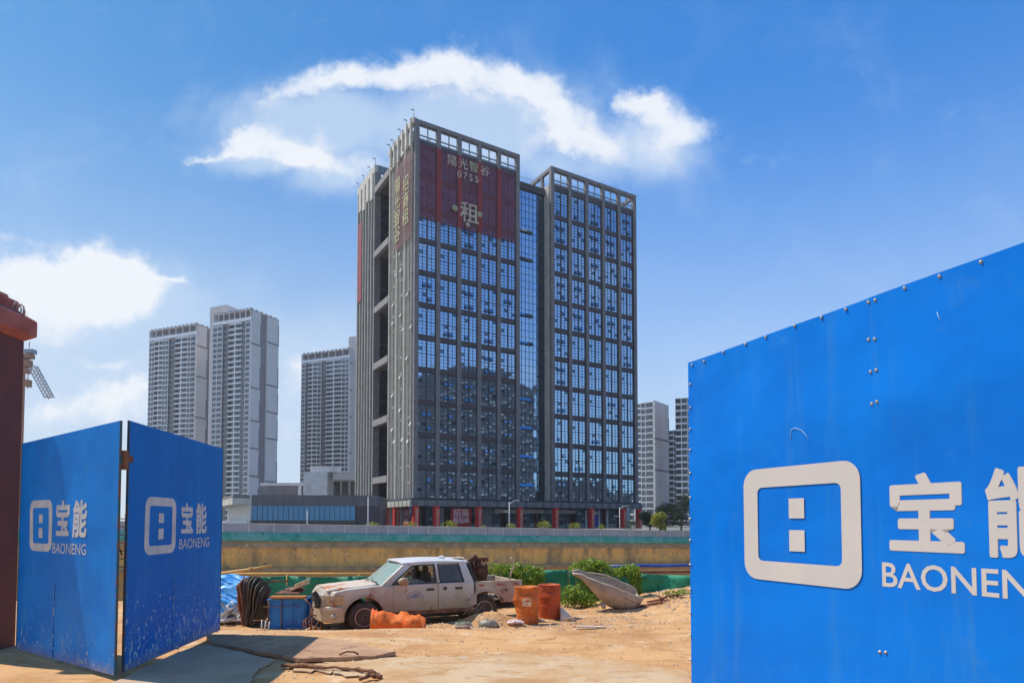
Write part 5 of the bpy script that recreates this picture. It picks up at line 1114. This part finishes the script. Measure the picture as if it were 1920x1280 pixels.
for i in range(len(q.v) - 24, len(q.v)): v = q.v[i]; q.v[i] = (v[0] + .78, v[1] * .9, v[2] + .28)
m_skip = mat('cement_crust', (.36, .27, .20), (.46, .37, .29), 3, .9, .6, bscale=14, c3=(.26, .18, .13))
SK = thing('concrete_skip', 'tipped grey cement skip with a pointed spout and crusted rim, before the vines', 'skip', (b_.x, b_.y, zb), rad(4)); SK.rotation_euler = (rad(14), 0, rad(4))
q.build('hopper', m_skip, SK, solid=.04, fixn=False)
q = MB(); q.tube([(x, -hw_ * 1.0, zr + .01) for (x, zr, zb_, hw_) in st], .028, 6); q.tube([(x, hw_ * 1.0, zr + .01) for (x, zr, zb_, hw_) in st], .028, 6); q.build('rim', mat('skip_rim', (.50, .42, .34), (.4, .32, .25), 6, .9), SK)
q = MB(); q.tube([(x, -hw_ * .99 - .01, zr - .17) for (x, zr, zb_, hw_) in st[4:-1]], .012, 5); q.build('seam', m_rust, SK)
# net fence at the pit edge
def netf(x0, x1, y0, y1, zt0, zt1, label, seed, drop=1.0):
    T = thing('net_fence', label, 'fence', (x0, y0, 0), math.atan2(y1 - y0, x1 - x0)); ln = math.hypot(x1 - x0, y1 - y0)
    q = MB(); n = int(ln / .09)
    q.grid(lambda a, b: (a * ln, .13 * nz(a * ln * 1.1 + b * .8, b * .5, seed, 1.3) + .05 * nz(a * ln * 4 - b * 1.5, b * 1.0, seed, 1.5), zt0 + (zt1 - zt0) * a - .04 * abs(math.sin(a * ln * 1.4)) - b * drop), n, 8)
    q.build('netting', m_netn, T, solid=.006)
    k = 0
    while k * 2.2 < ln + .1: a = k * 2.2; zt_ = zt0 + (zt1 - zt0) * a / ln; MB().tube([(a, .06, -1.3), (a, .06, zt_ + .05)], .024, 6).build('post', m_ypole if seed == 2 else m_bark, T); k += 1
    return T, ln
m_netn = mat('near_green_net', (.002, .18, .095), (.008, .28, .15), 1.4, .6, .3, bscale=60, c3=(.004, .12, .08))
m_ypole = mat('yellow_pole', (.62, .38, .10), (.5, .3, .08), 5, .6)
zl = P(500, 1079, 19.6).z
T, ln = netf(-9.2, -1.2, 19.6, 20.4, zl, P(860, 1079, 20.4).z, 'green net fence along the pit edge behind the truck', 2)
MB().tube([(0, 0, zl + .07), (ln, 0, zl + .07 + P(860, 1079, 20.4).z - zl)], .03, 8).build('top_rail', m_ypole, T)
netf(-1.0, 1.75, 20.6, 20.0, P(880, 1074, 20.6).z, P(1060, 1066, 20).z, 'green net fence between truck tail and the vines', 4)
netf(1.8, 3.9, 20.2, 20.5, P(1070, 1066, 20.2).z, P(1185, 1068, 20.5).z, 'green net fence overgrown by vines behind the cement skip', 6)
netf(3.95, 7.4, 20.4, 19.6, P(1190, 1074, 20.4).z, P(1290, 1078, 19.6).z, 'green net fence at the right, next to the blue hoarding', 7)
q = MB(); a = P(1140, 1062, 21.5); b2 = P(1330, 1058, 22.5); q.tube([a, a.lerp(b2, .3) + Vector((0, 0, .02)), a.lerp(b2, .5) - Vector((0, 0, .01)), b2], .055, 10)
tag(q.build('blue_pipe', mat('pipe_blue', (.03, .07, .32), (.05, .1, .36), 2, .5)), 'long blue pipe running above the net fence at the right', 'pipe')
q = MB(); a = P(1180, 1072, 21.2); b2 = P(1330, 1070, 21.8); q.beam(a, b2, .3, .09); tag(q.build('timber_beam', m_rust), 'brown timber beam below the blue pipe', 'beam')
# vines
rv = random.Random(21)
def vine(label, px, py, Yd, lumps, n, sz=.055):
    T = thing('climbing_vine', label, 'vine', (P(px, 1110, Yd).x, Yd, -.8)); q = MB(); o_ = Vector(T.location)
    for (cx, cy, rx, ry) in lumps:
        c = P(cx, cy, Yd - .15) - o_; k = Yd / F; nn_ = int(1.9 * n * rx * ry / 600); leaf_cloud(q, c, (rx * k * 1.12, .28, ry * k * 1.15), nn_, sz, rv, hollow=.05)
    q.build('foliage', m_lf3, T); q = MB()
    for (cx, cy, rx, ry) in lumps:
        c = P(cx, cy, Yd - .1) - o_; q.tube([(c.x + rv.uniform(-.1, .1), .0, 0), (c.x + rv.uniform(-.2, .2), -.05, c.z * .5), (c.x, -.05, c.z)], [.02, .014, .008], 5)
    q.build('stem', m_bark, T)
vine('low bright green vine thicket behind the truck tail and drums', 960, 1080, 19.8, [(905, 1078, 16, 14), (935, 1070, 26, 13), (965, 1072, 22, 15), (990, 1080, 24, 18), (1010, 1082, 12, 18), (945, 1090, 40, 12)], 420)
vine('tall vine mound climbing the net left of the cement skip spout', 1100, 1080, 19.6, [(1085, 1066, 18, 12), (1110, 1060, 22, 13), (1128, 1075, 20, 20), (1110, 1085, 26, 20), (1120, 1105, 20, 14)], 460)
vine('narrow vine hanging on the net right of the cement skip', 1178, 1080, 19.7, [(1178, 1068, 18, 10), (1190, 1080, 13, 18), (1192, 1100, 12, 20), (1160, 1072, 14, 8)], 460)
vine('dark low weeds at the foot of the net between red drum and skip', 1080, 1120, 18.9, [(1070, 1108, 18, 10), (1090, 1120, 22, 14), (1068, 1125, 18, 10), (1100, 1130, 24, 8), (1130, 1143, 26, 5)], 420, .045)
vine('thin line of weeds under the right net fence', 1265, 1110, 19.0, [(1262, 1111, 22, 4), (1285, 1108, 14, 4)], 500, .04)
# left heap
def at(px, py, Yd): return P(px, py, Yd)
m_tarp = mat('blue_tarp', (.03, .32, .80), (.12, .45, .85), 3, .45, .0)
q = MB(); c = at(425, 1150, 16.2); q.grid(lambda a, b: ((-.62 + 1.25 * a), -.35 * math.cos(b * 3.1) + .10 * nz(a * 1.6, b * 12 + a * 3, 0, 1.4) + .03 * nz(a * 5, b * 25, 7, 1.2), .12 + 1.05 * math.sin(min(1, b * 1.1) * 1.6) * (1 - .12 * abs(2 * a - 1.1)) + .06 * nz(a * 1.5, b * 13, 1, 1.5) + .03 * nz(a * 4, b * 22 + a * 6, 3, 1.3)), 50, 60)
tag(q.build('tarpaulin', m_tarp, None, solid=.008, loc=(c.x - .2, c.y, gz(c.x, c.y) + .02)), 'crumpled bright blue tarpaulin heap beside the gate leaf', 'tarpaulin')
q = MB(); c = at(440, 1150, 15.7)
for k in range(10): a = Vector((rv.uniform(-.45, .3), rv.uniform(-.2, .1), rv.uniform(.2, .75))); q.tube([a, a + Vector((rv.uniform(-.15, .15), 0, -.12)), a + Vector((rv.uniform(-.3, .3), -.05, -.28))], rv.uniform(.02, .04), 7)
q.tube([(-.45, -.2, .10), (-.2, -.2, .12), (.1, -.2, .20)], .04, 7)
tag(q.build('pipe_offcuts', mat('pale_plastic', (.6, .62, .62), (.4, .45, .5), 6, .5), None, loc=(c.x, c.y, gz(c.x, c.y))), 'pale plastic pipe offcuts scattered against the blue tarpaulin', 'pipes')
q = MB(); c = at(435, 1155, 15.9); q.grid(lambda a, b: (-.65 + 1.5 * a, -.3 + .5 * b, .05 + .26 * math.sin(b * 2.8) * (1 - .3 * a) + .05 * nz(a * 5, b * 4, 0, 2)), 30, 14); tag(q.build('plastic_sheet', mat('dark_sheet', (.03, .025, .03), (.10, .05, .05), 3, .6), None, solid=.01, loc=(c.x, c.y, gz(c.x, c.y) - .03)), 'dark plastic sheet spread under the tarpaulin heap', 'sheet')
MR = thing('rubber_mats', 'tall bundle of brown and black rubber mats leaning between tarpaulin and blue bins', 'mats', (at(478, 1148, 15.4).x, 15.4, gz(-6, 15.4)), rad(-10))
mm = [mat('mat_brown', (.22, .075, .03), (.15, .05, .025), 4, .7), mat('mat_black', (.02, .017, .016), (.05, .03, .025), 4, .6), mat('mat_olive', (.07, .05, .03), rough=.7)]
for k in range(9):
    q = MB(); w0 = .035; x0 = -.26 + k * .06; mt = mm[(0, 0, 1, 1, 2, 1, 2, 1, 1)[k]]; hh = (1.05, 1.12, 1.16, 1.17, 1.16, 1.13, 1.06, .95, .62)[k]
    q.grid(lambda a, b: (x0 + .10 * (b - .5) * (k / 4 - .8) * 2 + .015 * math.sin(a * 6 + k), -.26 + .5 * a, .05 + hh * b * (1 - .12 * (2 * a - 1) ** 2)), 10, 14)
    wob(q, .05, 3.0, k * .35); q.build('mat', mt, MR, solid=.04)
BI = thing('steel_bin', 'blue ribbed steel bin with a plank on its rim, left of the truck nose', 'bin', (at(538, 1162, 15.1).x, 15.3, gz(-5.3, 15.2) - .04), rad(4))
m_bin = mat('bin_blue', (.008, .20, .56), (.006, .13, .42), 2, .5, c3=(.02, .30, .65))
q = MB(); q.box(-.44, .44, -.22, .34, .05, .70); 
for x in (-.40, -.14, .12, .38): q.box(x - .02, x + .02, -.24, -.22, .05, .70)
q.box(-.46, .46, -.25, -.22, .66, .72); q.box(-.46, .46, -.25, -.22, .03, .08)
q.build('body', m_bin, BI, bevel=.01); q = MB()
q.box(-.47, .47, -.26, .36, .70, .725); q.build('lid', m_bin, BI, bevel=.01)
q = MB(); q.tube([(-.43, -.26, .0), (-.43, -.26, .72)], .012, 6); q.tube([(-.12, -.27, .02), (-.12, -.27, .74)], .012, 6); q.tube([(-.55, -.27, .55), (.3, -.27, .57)], .008, 5); q.tube([(-.75, -.3, .24), (-.35, -.3, .24)], .012, 5); q.build('strap', m_rust, BI)
c = at(590, 1165, 15.2); D_ = thing('plastic_barrel', 'blue plastic barrel wedged between the bin and the truck nose', 'barrel', (c.x - .15, 15.5, gz(c.x, 15.5) - .03)); q = MB(); q.lathe([(.22, 0), (.25, .05), (.26, .3), (.25, .6), (.2, .66), (.08, .68)], 24); q.build('body', m_bin, D_); MB().lathe([(.09, .66), (.09, .70), (.0, .70)], 16).build('cap', m_black, D_)
c = at(545, 1105, 15.1); q = MB(); q.box(-.45, .38, -.12, .08, 0, .055); tag(q.build('plank', mat('orange_wood', (.55, .24, .07), (.4, .16, .05), 5, .8, stretch=(1, 6, 6)), None, bevel=.008, loc=(c.x, 15.1, gz(-5.3, 15.2) + .70)), 'orange wooden plank lying on the front rim of the blue bin', 'plank')
q = MB(); q.grid(lambda a, b: (-.38 + .62 * a, -.1 + .4 * b, .02 + .13 * math.sin(a * 2.6) * b + .04 * nz(a * 4, b * 3, 0, 2)), 14, 8); tag(q.build('rusty_sheet', mat('sheet_dark_rust', (.11, .035, .02), (.2, .08, .04), 5, .8), None, solid=.012, loc=(c.x - .05, 15.3, gz(-5.3, 15.2) + .77)), 'bent dark rusty sheet on top of the blue bin', 'sheet')
q = MB(); q.M = Matrix.Rotation(rad(-24), 4, 'Y'); q.box(-.22, .20, -.1, .18, 0, .05); q.box(-.1, .26, -.06, .12, .06, .11); tag(wob(q, .02, 6).build('foam_slab', mat('cream_foam', (.66, .50, .32), (.55, .36, .2), 6, .9), None, bevel=.01, loc=(at(563, 1097, 15.4).x, 15.4, at(563, 1100, 15.4).z)), 'torn cream foam slab tilted on top of the bin heap', 'foam')
q = MB(); q.beam(at(492, 1092, 15.6), at(540, 1088, 15.4), .05, .03); q.tube([at(500, 1087, 15.6), at(538, 1090, 15.4)], .014, 6); tag(q.build('steel_bar', m_rust), 'pair of dark rusty bars resting between mats and bin', 'bars')
q = MB(); q.tube([at(408, 1075, 15.8), at(470, 1067, 15.7), at(509, 1060, 15.6)], [.035, .035, .028], 8); q.tube([at(471, 1062, 15.7), at(473, 1070, 15.7)], .05, 6); tag(q.build('bamboo_pole', mat('bamboo', (.62, .36, .10), (.5, .27, .07), 6, .6)), 'yellow bamboo pole laid slanting over the tarpaulin and mats', 'pole')
for k, (px, w) in enumerate(((490, 'leftmost'), (496, 'middle'), (502, 'rightmost'))):
    c = at(px, 1165, 14.7); q = MB(); q.tube([(0, 0, -.05), (.015 * (k + 1), 0, .24 - .02 * k)], .014, 6); tag(q.build('stake', m_white, None, loc=(c.x, c.y, gz(c.x, c.y))), w + ' of three short pale stakes in front of the mats', 'stake', 'pale stakes in the dirt')
# white sack, plank, rods, stones
def blob(name, label, cat, px, py, Yd, r, m, seed, squash=(1, 1, 1), amp=.3, sub=3):
    import bmesh
    bm = bmesh.new(); bmesh.ops.create_icosphere(bm, subdivisions=sub, radius=1); b_ = P(px, py, Yd)
    for v in bm.verts:
        d = v.co.copy(); k = 1 + amp * noise.noise(d * 1.4 + Vector((seed, 0, 0))) + amp * .4 * noise.noise(d * 4 + Vector((0, seed, 0))); v.co = Vector((d.x * squash[0], d.y * squash[1], d.z * squash[2])) * r * k
    me = bpy.data.meshes.new(name); bm.to_mesh(me); bm.free(); me.materials.append(m)
    o = bpy.data.objects.new(name, me); C.objects.link(o); o.location = (b_.x, b_.y, gz(b_.x, b_.y) + r * squash[2] * .55); return tag(o, label, cat)
q = MB(); b_ = P(1062, 1158, 16.4); q.add([(-.16, -.1, 0), (.26, -.12, 0), (.2, .25, 0), (-.15, .25, 0), (-.16, .02, .34), (-.1, .15, .36)], [(0, 1, 4), (1, 2, 5, 4), (2, 3, 5), (3, 0, 4, 5), (3, 2, 1, 0)]); tag(q.build('cement_sack', mat('sack_white', (.66, .60, .52), (.55, .47, .38), 6, .9), None, bevel=.03, loc=(b_.x, b_.y, gz(b_.x, b_.y) - .02)), 'white sack slumped at the foot of the red orange drum', 'sack')
blob('rubble_stone', 'dark brown stone at the foot of the white sack', 'stone', 1068, 1157, 16.0, .13, mat('stone_brown', (.20, .12, .08), (.3, .19, .12), 8, .95), 3, (1.3, 1, .6))
m_st = mat('pale_stone_chip', (.50, .40, .31), (.40, .29, .20), 9, .95)
blob('rubble_stone', 'grey stone lying before the front wheel of the truck', 'stone', 628, 1178, 14.6, .10, m_st, 8, (1.4, 1, .5))
blob('rubble_stone', 'dark stone left of the crushed drum in front of the tyre', 'stone', 612, 1172, 14.9, .07, mat('stone_dark', (.12, .09, .07), rough=.9), 18, (1.6, 1, .5))
blob('plastic_bag', 'dusty white plastic bag left of the truck wheel on the dirt', 'bag', 586, 1168, 14.8, .10, mat('bag_dusty', (.62, .45, .30), (.7, .6, .5), 10, .6), 5, (1.2, 1, .6), .6)
blob('plastic_bag', 'pinkish white bag in front of the crumpled orange drum', 'bag', 965, 1160, 15.2, .13, mat('bag_pink', (.62, .48, .46), rough=.6), 15, (1.4, 1, .4), .6)
blob('plastic_canister', 'dirty translucent canister lying under the truck bed', 'canister', 915, 1155, 15.0, .15, mat('canister', (.20, .19, .15), (.3, .26, .18), 6, .4), 12, (1.6, .9, .8), .15)
blob('plastic_bag', 'dark green crumpled bag in front of the rear wheel', 'bag', 868, 1158, 14.9, .15, mat('bag_green', (.08, .13, .09), (.2, .17, .12), 8, .5), 25, (1.3, 1, .6), .5)
blob('rubble_stone', 'brown stone in the dirt under the truck tail', 'stone', 868, 1166, 14.4, .11, mat('stone_mauve', (.26, .16, .13), rough=.9), 31, (1.5, 1, .5))
q = MB()
for k in range(7): a = P(868 + k * 5, 1152 - k, 14.9); q.tube([a, a + Vector((rv.uniform(.1, .4), 0, rv.uniform(.02, .28)))], .008, 5)
tag(q.build('twigs', m_bark), 'dry twigs leaning on the truck rear wheel arch', 'twigs')
q = MB(); b_ = P(1112, 1171, 14.4); q.box(-.36, .26, -.04, .08, 0, .03); q.M = Matrix.Rotation(rad(5), 4, 'Y'); o = q.build('board_offcut', mat('pale_board', (.58, .50, .42), rough=.9), None, loc=(b_.x, b_.y, gz(b_.x, b_.y) + .03)); tag(o, 'short pale board lying on the rubble before the cement skip', 'board'); o.rotation_euler = (0, rad(1), rad(-4))
q = MB(); a = P(1190, 1142, 17.6); b2 = P(1262, 1123, 18.4); q.tube([a, b2], .022, 6); q.tube([a + Vector((.1, .2, .05)), b2 + Vector((.2, .2, .02))], .02, 6); q.tube([P(1214, 1128, 18), P(1250, 1121, 18.6)], .03, 6)
tag(q.build('steel_rods', mat('rod_rust', (.22, .06, .03), (.3, .1, .05), 6, .8)), 'rust red steel rods lying on the dirt mound right of the skip', 'rods')
q = MB()
for k in range(9): a = P(1240 + k * 5, 1122 - k * .8, 18.4); q.tube([a, a + Vector((rv.uniform(-.15, .15), rv.uniform(-.1, .1), rv.uniform(.0, .12))), a + Vector((rv.uniform(-.2, .2), 0, rv.uniform(-.03, .03)))], .02, 5)
tag(q.build('wire_scrap', m_rust), 'rusty curled wire scraps on top of the dirt mound', 'scrap')
q = MB(); b_ = P(655, 1235, 8.3); q.tube([(-.13, 0, .02), (-.04, .02, .055), (.06, 0, .055), (.12, .0, .02)], .012, 6); tag(q.build('iron_ring', m_rust, None, loc=(b_.x, b_.y, .062)), 'small iron lifting ring on the steel plate', 'ring')
# broken edging strips of the slab
for (pts, lb) in (([(528, 1253), (600, 1258), (660, 1262), (715, 1272)], 'splintered brown strip along the broken slab edge'),
                  ([(676, 1279), (700, 1274), (718, 1277)], 'short splintered brown strip at the bottom edge of the picture')):
    q = MB(); r3 = random.Random(5); pp = []
    for i in range(len(pts) - 1):
        for k in range(6): t_ = k / 6; p = gp(pts[i][0] + (pts[i + 1][0] - pts[i][0]) * t_, pts[i][1] + (pts[i + 1][1] - pts[i][1]) * t_); pp.append(p + Vector((0, r3.gauss(0, .02), .055 + r3.gauss(0, .006))))
    q.tube(pp, [.022 + r3.uniform(-.008, .01) for _ in pp], 6); tag(q.build('wood_strip', m_rust), lb, 'wood strip')
# gravel and litter on the ground (nobody could count it)
q = MB(); rg = random.Random(33)
def chip(x, y, s):
    z = gz(x, y); a = rg.uniform(0, 6.28); vs = []
    for (dx, dy, dz) in ((1, 0, 0), (-.5, .8, 0), (-.6, -.8, 0), (.1, .1, .8), (.5, -.5, .3)):
        vs.append((x + s * (dx * math.cos(a) - dy * math.sin(a)) * rg.uniform(.7, 1.2), y + s * (dx * math.sin(a) + dy * math.cos(a)) * rg.uniform(.7, 1.2), z - s * .1 + s * dz * rg.uniform(.6, 1.1)))
    q.add(vs, [(0, 3, 1), (1, 3, 2), (2, 3, 4), (4, 3, 0), (2, 4, 0)], rg.choice((0, 0, 1, 2)))
for _ in range(2600): y = rg.uniform(7, 20); x = rg.uniform(-.42, .30) * y; chip(x, y, rg.uniform(.008, .03))
for _ in range(1100): y = rg.gauss(14.6, .6); x = rg.uniform(-5.5, 1.5) ; chip(x, y, rg.uniform(.012, .055))
for _ in range(1500): px = rg.gauss(1150, 65); Yd = rg.gauss(16.2, 1.5); b_ = P(px, 1100, Yd); chip(b_.x, Yd, rg.uniform(.01, .045))
for _ in range(500): y = rg.uniform(17, 20.5); x = rg.uniform(4.2, 6.5); chip(x, y, rg.uniform(.02, .08))
o = q.build('gravel', [mat('chip_pale', (.56, .39, .24), rough=.95), mat('chip_brown', (.44, .27, .15), rough=.95), mat('chip_grey', (.55, .44, .33), rough=.95)]); o['kind'] = 'stuff'

# the hazy summer air round everything
q = MB(); q.box(-700, 700, -700, 700, -15.5, 135)
hz_m = bpy.data.materials.new('air'); hz_m.use_nodes = True; t = hz_m.node_tree; t.nodes.remove(t.nodes['Principled BSDF'])
pvn = t.nodes.new('ShaderNodeVolumePrincipled'); pvn.inputs['Density'].default_value = .0002; pvn.inputs['Color'].default_value = (.93, .95, 1, 1); pvn.inputs['Anisotropy'].default_value = .2
t.links.new(pvn.outputs[0], [x for x in t.nodes if x.type == 'OUTPUT_MATERIAL'][0].inputs['Volume'])
o = q.build('haze', hz_m); o['kind'] = 'stuff'
